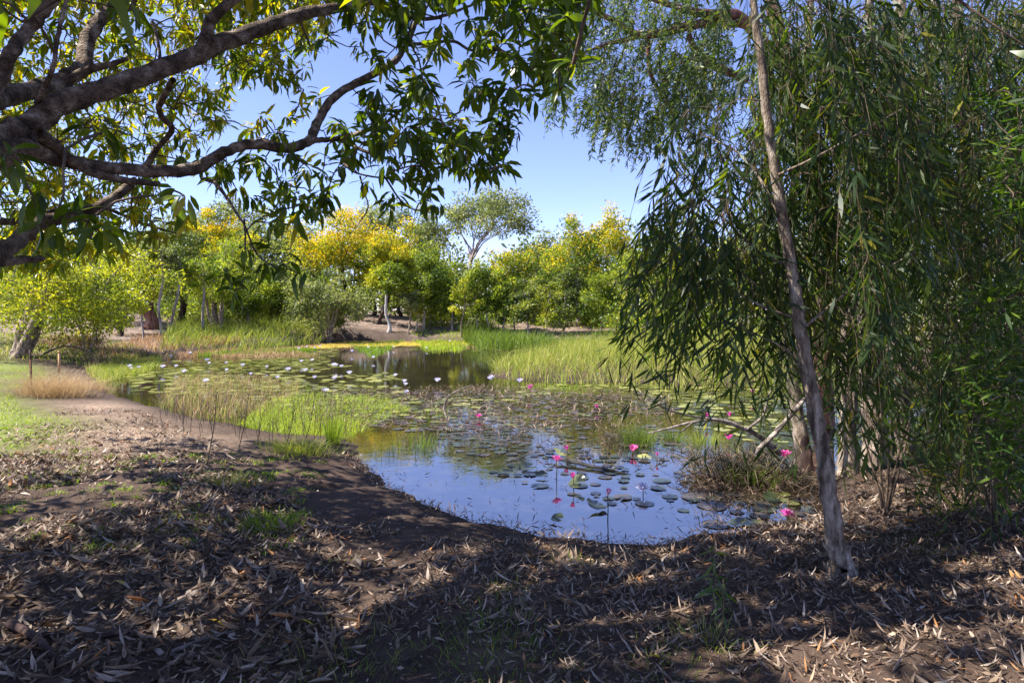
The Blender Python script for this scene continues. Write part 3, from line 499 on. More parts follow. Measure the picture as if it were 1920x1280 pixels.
# dead weed stalks
g = G(); p = field([(270, 800), (330, 770), (450, 775), (640, 790), (700, 812), (640, 835), (560, 840), (420, 838)], 240)
for q in p:
    h = random.uniform(.2, .55); e = q + [random.gauss(0, .06), random.gauss(0, .06), h]; tube(g, [q, (q + e) / 2 + rng.normal(0, .015, 3), e], [.0035, .003, .0015], 4, random.random())
    for _ in range(random.randint(0, 3)):
        t = random.uniform(.4, .95); s0 = q + (e - q) * t; tube(g, [s0, s0 + [random.gauss(0, .05), random.gauss(0, .05), random.uniform(.03, .09)]], [.002, .001], 3, random.random())
whole('dead_weed_stalks', g, M['deadstem'], (0, 0, 0), 'thin dark dead weed stalks standing before the lime grass', 'weeds', kind='stuff')
for i, (px, py, top, lab) in enumerate([(388, 872, 735, 'tallest dark dead weed stalk at the left edge of the stalk patch'), (448, 840, 740, 'knotted dead weed stalk among the dry grass'), (572, 828, 752, 'dark dead weed stalk before the lime grass with a drooping head'), (535, 838, 765, 'dead stalk with a seed head left of the lime grass')]):
    b0 = gp(px, py); s = b0[1] / F; e = b0 + [15 * s, .05, (py - top) * s]; g = G(); tube(g, [b0, (b0 + e) / 2 + [.02, 0, 0], e], [.006, .005, .003], 5, .2)
    for k in range(26):
        s0 = b0 + (e - b0) * random.uniform(.45, 1); tube(g, [s0, s0 + rng.normal(0, .03, 3) + [0, 0, .03]], [.003, .0015], 3, random.random() * .5)
    whole('dead_weed_stalk', g, M['deadstem'], b0, lab, 'weed stalk')

# ------------------------------------------------------------------ water lilies
def pad_tpl(k=15, notch=.22, wav=.03, cup=0.0):
    an = np.linspace(notch, 2 * np.pi - notch, k); V = [(0, 0, 0)]
    V += [(math.cos(a) * (1 + wav * math.sin(5 * a + 1)), math.sin(a) * (1 + wav * math.cos(4 * a)), cup + .02 * math.sin(3 * a)) for a in an]
    return np.array(V), np.array([(0, i, i + 1) for i in range(1, k)]), np.zeros((0, 4), int)
PAD_T = [pad_tpl(), pad_tpl(15, .12, .05), pad_tpl(15, .3, .04)]
def pads(poly, n, size, vr, clear=None, keep=None):
    q = sample(np.array([W0(*p) for p in poly]), n); d = sdist(q[:, 0], q[:, 1]); q = q[d < -.12]
    if clear is not None:
        for c in clear: q = q[~inpoly(q[:, 0], q[:, 1], np.array([W0(*p) for p in c]))]
    if keep: q = q[rough(q[:, 0], q[:, 1], *keep[:2]) > keep[2]]
    r = rng.uniform(*size, len(q)); ok = []; cell = {}
    for i, (x, y) in enumerate(q):
        c = (int(x // .5), int(y // .5)); hit = False
        for dx in (-1, 0, 1):
            for dy in (-1, 0, 1):
                for j in cell.get((c[0] + dx, c[1] + dy), ()):
                    if (q[j, 0] - x) ** 2 + (q[j, 1] - y) ** 2 < (.92 * (r[i] + r[j])) ** 2: hit = True
        if not hit: ok.append(i); cell.setdefault(c, []).append(i)
    return np.column_stack([q[ok], r[ok], rng.uniform(*vr, len(ok))])
CLEAR = [[(640, 652), (930, 652), (985, 672), (915, 700), (880, 722), (760, 705), (690, 690), (620, 680)], [(690, 868), (900, 872), (1100, 985), (1330, 985), (1300, 1030), (1000, 1010), (780, 955)]]
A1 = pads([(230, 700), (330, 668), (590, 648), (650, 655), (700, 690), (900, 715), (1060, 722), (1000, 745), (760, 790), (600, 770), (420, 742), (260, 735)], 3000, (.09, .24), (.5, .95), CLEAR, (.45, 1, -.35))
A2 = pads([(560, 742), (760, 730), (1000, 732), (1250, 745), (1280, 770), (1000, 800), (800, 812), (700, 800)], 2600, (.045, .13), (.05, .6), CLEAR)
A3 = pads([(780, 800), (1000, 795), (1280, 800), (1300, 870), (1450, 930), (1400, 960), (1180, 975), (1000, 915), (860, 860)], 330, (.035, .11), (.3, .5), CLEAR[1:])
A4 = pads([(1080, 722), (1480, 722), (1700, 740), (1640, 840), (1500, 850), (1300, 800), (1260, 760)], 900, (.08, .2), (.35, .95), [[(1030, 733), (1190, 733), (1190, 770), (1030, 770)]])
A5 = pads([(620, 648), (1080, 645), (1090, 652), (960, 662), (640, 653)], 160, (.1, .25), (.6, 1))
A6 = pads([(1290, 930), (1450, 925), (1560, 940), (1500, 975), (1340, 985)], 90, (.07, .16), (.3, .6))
PADS = np.vstack([A1, A2, A3, A4, A5, A6]); zone = np.concatenate([np.full(len(a), i) for i, a in enumerate((A1, A2, A3, A4, A5, A6))])
LAB = ['flat yellow-green lily pad on the open left half of the pond', 'small purplish brown lily pad in the middle of the pond', 'dark lily pad lying on the blue reflecting water', 'green lily pad on the water under the weeping foliage', 'pale lily pad by the far shore', 'dull lily pad in the shaded right corner of the water']
GRP = ['yellow-green lily pads', 'purplish lily pads', 'dark lily pads on the blue water', 'lily pads under the weeping foliage', 'lily pads by the far shore', 'lily pads in the shaded corner']
sz = PADS[:, 2] / PADS[:, 1] * (1 / PADS[:, 1]) ** .6; px_, _ = proj(np.column_stack([PADS[:, :2], 0 * sz])); sz = np.where((px_ > 0) & (px_ < 1920), sz, 0); order = np.argsort(-sz)
PM = {}
def pad_mesh(t, vi):
    if (t, vi) not in PM:
        g = G(); g.inst(PAD_T[t], np.zeros((1, 3)), np.eye(3)[None], np.array([vi / 9])); PM[t, vi] = g.mesh('lily_pad', M['pad'])
    return PM[t, vi]
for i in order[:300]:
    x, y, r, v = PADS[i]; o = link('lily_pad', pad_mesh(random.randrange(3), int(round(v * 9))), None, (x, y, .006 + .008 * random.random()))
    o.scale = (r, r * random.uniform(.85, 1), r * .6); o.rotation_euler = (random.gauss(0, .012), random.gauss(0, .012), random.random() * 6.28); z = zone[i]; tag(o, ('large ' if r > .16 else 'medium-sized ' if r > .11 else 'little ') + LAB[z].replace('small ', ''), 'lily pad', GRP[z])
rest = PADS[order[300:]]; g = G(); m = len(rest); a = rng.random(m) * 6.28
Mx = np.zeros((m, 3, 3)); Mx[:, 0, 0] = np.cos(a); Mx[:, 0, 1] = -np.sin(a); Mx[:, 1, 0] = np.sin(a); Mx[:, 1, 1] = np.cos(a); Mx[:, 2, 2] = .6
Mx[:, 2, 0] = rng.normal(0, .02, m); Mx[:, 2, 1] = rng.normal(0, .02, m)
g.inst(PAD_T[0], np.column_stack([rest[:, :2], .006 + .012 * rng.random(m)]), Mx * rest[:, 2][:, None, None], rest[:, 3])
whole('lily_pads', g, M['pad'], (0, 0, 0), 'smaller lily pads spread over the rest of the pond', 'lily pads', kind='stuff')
# floating debris between the pads and small specks
def specks(label, poly, n, size, vr, mat='litter', cat='debris'):
    q = sample(np.array([W0(*p) for p in poly]), n); q = q[sdist(q[:, 0], q[:, 1]) < -.02]; m = len(q); a = rng.random(m) * 6.28; d = np.stack([np.cos(a), np.sin(a), rng.normal(0, .12, m)], 1)
    g = G(); g.inst(LIT_L[3], np.column_stack([q, .008 + .012 * rng.random(m)]), frames(d, rng.normal(0, .4, m)) * rng.uniform(*size, m)[:, None, None], rng.uniform(*vr, m))
    whole('floating_debris', g, M[mat], (0, 0, 0), label, cat, kind='stuff')
specks('dark bits of dead leaf floating near the muddy shore', [(680, 850), (1000, 830), (1300, 850), (1560, 940), (1400, 1005), (1180, 1020), (950, 985), (780, 945)], 330, (.015, .10), (0, .25))
specks('brown weedy debris between the pads in mid pond', [(330, 735), (560, 735), (900, 722), (1250, 735), (1280, 800), (900, 815), (620, 800)], 4200, (.05, .16), (.05, .7))
specks('rotting leaf debris in the shaded right corner', [(1300, 880), (1480, 870), (1600, 870), (1570, 950), (1450, 990), (1300, 1000)], 1500, (.03, .1), (.05, .6))
specks('dark rotting pads and weed floating on the middle water', [(720, 815), (1000, 790), (1290, 790), (1300, 870), (1150, 880), (950, 870), (780, 850)], 900, (.03, .16), (0, .35))
specks('dark wet leaves lining the near water edge', [(640, 830), (700, 900), (850, 985), (1150, 1035), (1420, 1015), (1560, 960), (1450, 985), (1180, 1008), (950, 972), (780, 935), (700, 880)], 500, (.03, .1), (0, .4))
g = G(); q = sample(np.array([W0(*p) for p in [(560, 655), (600, 646), (660, 640), (860, 642), (900, 645), (800, 649), (680, 650)]]), 1500); m = len(q); a = rng.random(m) * 6.28
Mx = np.zeros((m, 3, 3)); Mx[:, 0, 0] = np.cos(a); Mx[:, 0, 1] = -np.sin(a); Mx[:, 1, 0] = np.sin(a); Mx[:, 1, 1] = np.cos(a); Mx[:, 2, 2] = 1
g.inst(PAD_T[1], np.column_stack([q, .006 + .02 * rng.random(m)]), Mx * rng.uniform(.08, .35, m)[:, None, None], rng.random(m)); whole('algae_mat', g, M['algae'], (0, 0, 0), 'orange floating weed along the far shore', 'water weed', kind='stuff')

def petal_bloom(npet, open_, L, v=(0, 1)):
    g = G(); tp = leaf_tpl([(0, .25), (.35, .9), (.65, 1), (.88, .5), (1, .03)], .17, .5, -.12)
    for ring, (k, op, sc_) in enumerate(((npet, open_, 1), (npet - 1, open_ * .68, .92), (max(4, npet - 3), open_ * .4, .8))):
        a = np.arange(k) * 2 * np.pi / k + ring * .4 + rng.normal(0, .08, k); el = np.pi / 2 - op * (1 + rng.normal(0, .08, k))
        d = np.stack([np.cos(a) * np.cos(el), np.sin(a) * np.cos(el), np.sin(el)], 1)
        g.inst(tp, d * L * .06, frames(d) * L * sc_, rng.uniform(*v, k))
    return g
def lily(label, px, py, base_py, L, open_, mat, group=None, lean=0, npet=9, cat='water lily'):
    b0 = np.array([*W0(px - lean, base_py), 0.0]); s = b0[1] / F; h = max(.03, (base_py - py) * s)
    root = thing('water_lily', b0, label, cat, group); top = b0 + [lean * s, 0, h]
    g = G(); tube(g, [b0 - [0, 0, .08], b0 + (top - b0) * .5 + [.006, 0, 0], top], [.006, .005, .005], 6, .4); part('stem', g, M['stalk'], root, b0, smooth=True)
    L *= .85; bl = link('bloom', petal_bloom(npet, open_, L).mesh('bloom', M[mat]), root, tuple(top - b0)); bl.rotation_euler = (random.gauss(0, .15), random.gauss(0, .15) + (.2 if lean > 0 else 0), random.random() * 6)
    g = G(); k = 14; a = rng.random(k) * 6.28; d = nrm(np.stack([np.cos(a) * .4, np.sin(a) * .4, np.ones(k)], 1)); g.inst(SLIM_T[2], np.zeros((k, 3)), frames(d) * L * .5, rng.random(k))
    link('stamens', g.mesh('stamens', M['stamen']), bl)
    return root
for a in [('pink water lily bud on a tall stem nearest the shore', 1139, 930, 975, .085, .45, 'pink'), ('open magenta water lily on a stem beside the floating dark log', 1043, 865, 898, .10, .95, 'pink'),
          ('pale pink water lily just above the end of the dark log', 1063, 845, 860, .09, .6, 'pink'), ('pink water lily rising behind the upright folded green pads', 1075, 898, 918, .085, .55, 'pink'),
          ('rosy water lily on the water left of the brushwood mound', 1187, 846, 852, .12, .9, 'pink'), ('small pink lily bud right of the rosy lily', 1231, 856, 864, .07, .4, 'pink'),
          ('purple-pink water lily among the brushwood beside the dark stump', 1473, 856, 875, .12, 1.1, 'pink'), ('drooping magenta lily lying on the shaded water near the slender trunk', 1476, 966, 972, .09, 1.3, 'pink'),
          ('pink lily under the left end of the arched dead branch', 1325, 784, 796, .12, .6, 'pink'), ('pink lily behind the middle of the arched dead branch', 1370, 782, 794, .11, .5, 'pink'),
          ('pink lily above the brushwood twigs', 1366, 824, 836, .11, .8, 'pink'), ('distant pink water lily before the big reed clump', 995, 731, 742, .17, .7, 'pink'),
          ('small pink lily in the middle of the purplish pads', 898, 783, 787, .10, .9, 'pink'), ('small magenta lily at the right of the middle water', 1118, 766, 771, .10, .6, 'pink'), ('pink bud under the hanging leaves at the right', 1412, 738, 748, .13, .5, 'pink')]:
    lily(a[0], a[1], a[2], a[3], a[4], a[5], a[6])
lily('pale blue star-shaped water lily in the blue water right of the pink bud', 1205, 917, 930, .10, 1.3, 'lilac')
lily('tall pale lily at the left foot of the big reed clump', 922, 712, 730, .16, .9, 'lilac')
WL = [(253,667),(320,670),(356,664),(388,680),(424,682),(425,696),(392,683),(330,690),(305,694),(260,692),(246,693),(243,692),(385,722),(560,655),(575,651),(590,652),(600,650),(626,690),(640,690),(655,706),(628,712),(630,688),(565,680),(585,678),(572,700),(590,712),(610,743),(700,672),(741,708),(760,726),(762,740),(758,720),(820,722),(843,640),(738,650),(690,652),(660,660),(975,723),(998,641),(1010,643),(1120,705),(960,643),(800,652),(470,705),(500,690),(520,712),(540,700),(455,690),(345,702)]
proto = None
for i, (px, py) in enumerate(WL):
    b0 = np.array([*W0(px, py + 5), 0.0])
    if proto is None or i % 12 == 0:
        proto = thing('water_lily', b0, 'small pale lilac water lily standing over the far lily pads', 'water lily', 'pale lilac water lilies')
        g = G(); tube(g, [(0, 0, -.08), (.01, 0, .06), (0, 0, .15)], .007, 5, .4); st = link('stem', g.mesh('stem', M['stalk']), proto)
        bl = link('bloom', petal_bloom(9, .95, .115).mesh('bloom', M['lilac']), proto, (0, 0, .15)); continue
    o = proto.copy(); COL.objects.link(o); o.location = b0; o.rotation_euler = (0, 0, random.random() * 6); o.scale = [random.uniform(.7, 1.15)] * 3
    for c_ in (st, bl): k = c_.copy(); COL.objects.link(k); k.parent = o
# upright folded pads near the pink flowers
for lab, px, py, r, tilt, v in [('upright folded olive pad below the pink lilies', 1082, 915, .13, 1.0, .5), ('dark pad with a raised edge left of the nearest pink bud', 1118, 955, .13, .5, .46), ('olive raised pad left of the dark log', 990, 880, .15, .3, .48), ('olive curled pad left of the raised one', 945, 888, .11, .3, .5), ('dark raised pad below the olive ones', 1016, 895, .10, .4, .45), ('blue-grey raised pad in the shaded right corner', 1447, 942, .11, .7, .45), ('dark crumpled pad at the near muddy edge', 1045, 978, .08, .6, .46), ('round yellow-green pad right of the rosy lily', 1208, 860, .13, .1, .8), ('curled yellow-green pad by the tip of the dark log', 1050, 856, .12, .8, .75), ('raised dark pad at the shore under the sapling', 1380, 985, .10, .4, .46)]:
    q = W0(px, py); g = G(); tv, T, Q = pad_tpl(21, .2, .06); tv = tv * [1, 1, 1]; tv[:, 2] += .22 * tv[:, 1] ** 2 + .05 * np.sin(7 * tv[:, 0]); g.add(tv * r, T, None, v)
    o = whole('raised_lily_pad', g, M['pad'], (0, 0, 0), lab, 'lily pad'); tilt *= .62; o.location = (q[0], q[1], r * math.sin(tilt) * .8 + .012); o.rotation_euler = (tilt, 0, random.gauss(0, .5)); o.scale = (.8, .8, .8)

# ------------------------------------------------------------------ sticks, stakes, logs
def wood(name, label, pts, mat='dead_wood', sides=7, cat='branch', extra=()):
    b0 = np.array(pts[0][:3]); g = G(); limb(g, pts, sides, .18, 4)
    root = whole(name, g, M[mat], b0, label, cat, smooth=True) if not extra else thing(name, b0, label, cat)
    if extra:
        part('stem', g, M[mat], root, b0, smooth=True)
        for e in extra: g = G(); limb(g, e, 5, .18, 3); part('side_branch', g, M[mat], root, b0, smooth=True)
    return root
def wp(px, py, z=0., r=.02): q = W0(px, py, z); return (q[0], q[1], z, r)
wood('floating_log', 'dark wet log floating slantwise in the blue water', [wp(1022, 855, .05, .008), wp(1060, 863, .045, .02), wp(1110, 874, .03, .022), wp(1150, 883, .015, .019), wp(1188, 891, -.01, .008)], 'wet_wood', 8, 'log')
wood('dead_branch', 'arched grey dead branch reaching over the water from the right', [(*P(1462, 850, 7.6), .035), (*P(1420, 815, 7.4), .032), (*P(1390, 802, 7.3), .028), (*P(1345, 787, 7.2), .024), (*P(1300, 791, 7.2), .018), (*P(1255, 802, 7.2), .012), (*P(1215, 812, 7.2), .006)], extra=[
    [(*P(1350, 788, 7.2), .014), (*P(1290, 778, 7.1), .012), (*P(1245, 765, 7.0), .009), (*P(1215, 742, 7.0), .006), (*P(1195, 735, 7.0), .003)], [(*P(1400, 805, 7.3), .02), (*P(1430, 780, 7.4), .016), (*P(1440, 745, 7.4), .012), (*P(1450, 720, 7.4), .008)], [(*P(1300, 791, 7.2), .01), (*P(1270, 815, 7.0), .006), (*P(1262, 830, 7.0), .003)]])
wood('dead_branch', 'thick bent grey branch leaning up to the right from the brushwood', [(*P(1415, 850, 7.3), .03), (*P(1450, 815, 7.3), .03), (*P(1490, 770, 7.4), .026), (*P(1530, 720, 7.5), .02), (*P(1555, 690, 7.5), .014)])
wood('dead_branch', 'pale bleached stick poking from the purplish pads in mid pond', [wp(838, 786, -.02, .015), (*P(833, 765, 12.), .02), (*P(840, 745, 12.), .018), (*P(862, 730, 12.), .012), (*P(885, 722, 12.), .006)])
wood('dead_branch', 'bleached fallen branch on the left bank beside the gnarled paperbark', [(*onD(78, 25), .05), (*(onD(110, 25) + [0, 0, .35]), .05), (*(onD(135, 25) + [0, 0, .4]), .04), (*(onD(170, 25.5) + [0, 0, .15]), .03), (*onD(200, 26), .02)])
# brushwood mound: countless twigs
def brush(name, label, px, py, n, rad, hgt, mat='deadstem', water=True, r=.005):
    b0 = np.array([*W0(px, py), 0.]) if water else gp(px, py); g = G()
    for _ in range(n):
        a = random.random() * 6.28; rr = rad * random.random() ** .6; p0 = b0 + [math.cos(a) * rr, math.sin(a) * rr * .7, random.random() * hgt * .5]; d = rvec(1)[0] * [1, 1, .5]; L = random.uniform(.15, .5) * rad * 1.6
        p1 = p0 + d * L * .5 + rng.normal(0, .05 * L, 3) + [0, 0, hgt * .25]; p2 = p0 + d * L + rng.normal(0, .1 * L, 3); p2[2] = max(p2[2], .0)
        tube(g, smooth_path([p0, p1, p2], 2), np.linspace(r, r * .35, 5), 4, random.random())
    whole(name, g, M[mat], b0, label, 'brushwood')
brush('brushwood_heap', 'tangled dark brushwood heap in the water right of the lilies', 1385, 895, 560, .62, .42)
brush('brushwood_heap', 'dark twiggy debris under the brushwood heap near the stump', 1480, 905, 260, .5, .14)
brush('brushwood_heap', 'small twig tangle around the olive sedge clump', 1175, 826, 150, .4, .16)
brush('brushwood_heap', 'grey brushwood pile at the foot of the gnarled paperbark', 135, 655, 420, 1.3, .9, 'straw', False, .012)
g = G(); q = rng.normal(0, 1, (1500, 2)) * [.33, .2]; b0 = np.array([*W0(1420, 905), 0.]); p = np.column_stack([b0[:2] + q, .14 * np.exp(-(q[:, 0] / .35) ** 2 - (q[:, 1] / .22) ** 2) * rng.random(1500) + .01]); a = rng.random(1500) * 6.28
g.inst(LIT_T[3], p, frames(np.stack([np.cos(a), np.sin(a), rng.normal(0, .3, 1500)], 1), rng.normal(0, .6, 1500)) * rng.uniform(.07, .16, 1500)[:, None, None], rng.uniform(0, .45, 1500)); whole('leaf_debris', g, M['litter'], b0, 'dark rotting leaf debris caught in the brushwood heap', 'debris', kind='stuff')
# stump
b0 = np.array([*W0(1512, 880), 0.]); g = G(); limb(g, [(*(b0 - [0, 0, .1]), .11), (*(b0 + [0, 0, .1]), .085), (*(b0 + [.0, 0, .28]), .06), (*(b0 + [-.02, 0, .42]), .03)], 9, .3, 3); whole('dark_stump', g, M['dark_bark'], b0, 'blackened stump at the water edge behind the slender trunk', 'stump', smooth=True)
# pickets
b0 = gp(60, 737); s = b0[1] / F; g = G(); tube(g, [b0 - [0, 0, .1], b0 + [-3 * s, 0, 80 * s]], [.028, .028], 3, .5); g2 = G(); tube(g2, [b0 + [-3 * s, 0, 60 * s], b0 + [-3 * s, 0, 81 * s]], [.032, .032], 3, .5)
rt = thing('star_picket', b0, 'rusty metal picket standing beside the pale grass tussock', 'stake'); part('post', g, M['rust_metal'], rt, b0); part('cap', g2, M['dark_bark'], rt, b0)
b0 = gp(111, 700); s = b0[1] / F
def boxg(c, hx, hy, hz):
    g = G(); V = np.array([(x, y, z) for z in (-1, 1) for y in (-1, 1) for x in (-1, 1)]) * [hx, hy, hz] + c; V[4:, :2] = c[:2] + (V[4:, :2] - c[:2]) * .9
    g.add(V, None, [(0, 1, 3, 2), (4, 6, 7, 5), (0, 4, 5, 1), (2, 3, 7, 6), (0, 2, 6, 4), (1, 5, 7, 3)]); return g
rt = thing('wooden_stake', b0, 'short orange-brown wooden stake behind the pale grass tussock', 'stake'); part('post', boxg(b0 + [0, 0, 19 * s], .025, .025, 20 * s), M['stake_wood'], rt, b0); part('cap', boxg(b0 + [0, 0, 40.5 * s], .03, .03, .03), M['stake_wood'], rt, b0)
# sticks on the ground
for lab, pts, r in [('long bent stick lying across the litter at lower left', [(300, 1235), (380, 1205), (440, 1185), (480, 1175)], .011), ('thin straight stick in the litter above the mud patch', [(580, 1012), (640, 1000), (700, 985)], .008), ('curved stick near the dense green tuft', [(555, 1015), (590, 995), (660, 988)], .009),
        ('thick brown root-like stick at the lower left', [(185, 1196), (250, 1192), (330, 1190)], .014), ('forked pale stick on the dark mud', [(850, 1045), (830, 1080), (810, 1110)], .006), ('short grey stick left of the bottom grass patch', [(620, 1190), (640, 1172), (655, 1160)], .007),
        ('thin grey stick near the shore right of the mud bank', [(880, 985), (895, 975), (905, 955)], .004), ('dark root at the bottom left corner', [(20, 1175), (70, 1210), (100, 1240), (130, 1275)], .024), ('pale stick leaning by the slender trunk at the shore', [(1540, 1010), (1500, 985), (1470, 960)], .008),
        ('bent twig on the mud left of the blue water', [(430, 1065), (520, 1078), (560, 1090)], .008), ('thin brown stick across the left leaf litter', [(0, 1045), (80, 1040), (150, 1048)], .008)]:
    p = [gp(*q) for q in pts]; wood('fallen_stick', lab, [(*(a + [0, 0, r * .8 + .012 * (i == 1)]), r * (1.1 - .25 * i)) for i, a in enumerate(p)], 'dead_wood' if 'root' not in lab else 'dark_bark', 6, 'stick')

# ------------------------------------------------------------------ leaf litter on the ground
def litter_pts(poly, n, thr, s=.9, seed=1):
    p = field(poly, n); f = rough(p[:, 0], p[:, 1], s, seed); p = p[(f > thr - .5 * rng.random(len(p))) & (sdist(p[:, 0], p[:, 1]) > .03)]; return p
LA = litter_pts([(-500, 1330), (-200, 880), (80, 850), (330, 862), (480, 900), (620, 985), (760, 1000), (880, 1010), (720, 1150), (560, 1330)], 16000, .05, 1.7)
LB = litter_pts([(1120, 1030), (1300, 1015), (1560, 960), (1620, 890), (1900, 800), (2300, 850), (2600, 1330), (1250, 1330)], 25000, -.4, 1.6, 4)
LC = litter_pts([(560, 1330), (720, 1150), (800, 1010), (1150, 1030), (1300, 1330)], 3600, -.05, 1.5, 7)
LD = litter_pts([(0, 800), (140, 770), (260, 770), (400, 830), (480, 870), (300, 880), (100, 870), (0, 900)], 3600, -.1, 1.2, 9)
q_ = sample(np.array([W0(*p) for p in [(600, 830), (680, 900), (820, 985), (1150, 1050), (1430, 1030), (1570, 970), (1560, 930), (1420, 985), (1180, 1000), (950, 965), (780, 930), (700, 870)]]), 3400); dq = sdist(q_[:, 0], q_[:, 1]); q_ = q_[(dq > .0) & (dq < .3 * rng.random(len(q_)))]; LE = np.column_stack([q_, zg(q_[:, 0], q_[:, 1])])
LC = np.vstack([LC, LE]); pos = np.vstack([LA, LB, LC, LD]); kind = np.concatenate([np.full(len(LA), 0), np.full(len(LB), 1), np.full(len(LC), 1), np.full(len(LD), 0)]); m = len(pos)
size = np.where(kind == 0, rng.uniform(.03, .115, m) * (1 + .6 * (rng.random(m) < .06)), rng.uniform(.03, .10, m) * (1 + .5 * (rng.random(m) < .04))); tpi = np.where(kind == 0, rng.integers(0, 4, m), np.where(rng.random(m) < .75, 3, 0))
a = rng.random(m) * 6.28; d = np.stack([np.cos(a), np.sin(a), rng.normal(.02, .10, m)], 1); roll = rng.normal(0, .3, m); flip = rng.random(m) < .4; roll = roll + np.where(flip, np.pi, 0)
FR = frames(d, roll) * size[:, None, None]; vv = np.clip(rng.beta(1.5, 1.9, m), 0, .93); vv[rng.random(m) < .03] = 1.0; pos[:, 2] += .012 + .012 * rng.random(m)
qx, qy = proj(pos); vis = (qx > 0) & (qx < 1920) & (qy < 1280) & (pos[:, 1] > .5); rank = np.argsort(-np.where(vis, size / pos[:, 1] * np.where(kind == 0, 1.4, 1), 0)); LM = {}
for i in rank[:300]:
    key = (int(tpi[i]), int(round(vv[i] * 7)))
    if key not in LM: g = G(); g.inst(LIT_T[key[0]], np.zeros((1, 3)), np.eye(3)[None], np.array([key[1] / 7])); LM[key] = g.mesh('fallen_leaf', M['litter'])
    o = link('fallen_leaf', LM[key]); o.matrix_basis = Matrix.Translation(pos[i]) @ Matrix(FR[i].tolist()).to_4x4()
    tone = 'dark brown' if vv[i] < .3 else 'brown' if vv[i] < .55 else 'tan' if vv[i] < .8 else 'pale grey-tan' if vv[i] < .97 else 'orange-brown'
    where = ('in the bottom left corner' if qx[i] < 320 else 'at the lower left below the dense green tuft' if qx[i] < 700 else 'on the bare soil at the bottom centre' if qx[i] < 1150 else 'below the thin sapling' if qx[i] < 1500 else 'in the bottom right corner') if qy[i] > 1130 else ('on the left litter bed' if qx[i] < 600 else 'near the muddy water edge' if qx[i] < 1400 else 'around the foot of the slender leaning trunk')
    tag(o, f"{tone} {('broad twisted', 'broad arched', 'tightly rolled', 'narrow curled')[int(tpi[i])]} dry fallen leaf {where}", 'leaf', 'larger dry leaves on the near ground')
sel = rank[300:]; g = G()
for k in range(4): j = sel[tpi[sel] == k]; g.inst(LIT_L[k], pos[j], FR[j], vv[j])
whole('leaf_litter', g, M['litter'], (0, 0, 0), 'litter of small dry leaves over the shaded ground', 'leaf litter', kind='stuff')
# bark flakes and small crumbs
p = field([(-300, 1330), (-100, 850), (600, 900), (1000, 1015), (1560, 970), (2000, 900), (2300, 1330)], 9000); p = p[sdist(p[:, 0], p[:, 1]) > .05]; m = len(p); p[:, 2] += .006; a = rng.random(m) * 6.28
g = G(); g.inst(DIA_T, p, frames(np.stack([np.cos(a), np.sin(a), rng.normal(0, .2, m)], 1), rng.normal(0, .5, m)) * rng.uniform(.012, .04, m)[:, None, None], rng.random(m) * .9); whole('leaf_crumbs', g, M['litter'], (0, 0, 0), 'fine crumbs of broken leaf and bark on the soil', 'leaf litter', kind='stuff')
for lab, px, py, L, v in [('bright yellow curled leaf on the leaf litter at lower left', 226, 1103, .12, .6), ('small yellow leaf right of the long bent stick', 405, 1178, .12, .3), ('yellow-green leaf at the bottom edge below the sapling', 1236, 1247, .12, 1), ('orange-yellow leaf on the ground right of the slender trunk', 1712, 985, .2, .1), ('small yellow-green leaf on the litter near the bottom left centre', 575, 1178, .09, .9), ('small orange leaf far right of the slender trunk', 1828, 1008, .12, 0)]:
    b0 = gp(px, py); g = G(); g.inst(LIT_T[1], np.array([b0 + [-.5 * L, 0, .045]]), frames(np.array([[1, .25, .12]]), np.array([.7])) * L, np.array([v])); whole('yellow_leaf', g, M['yleaf'], b0, lab, 'leaf')

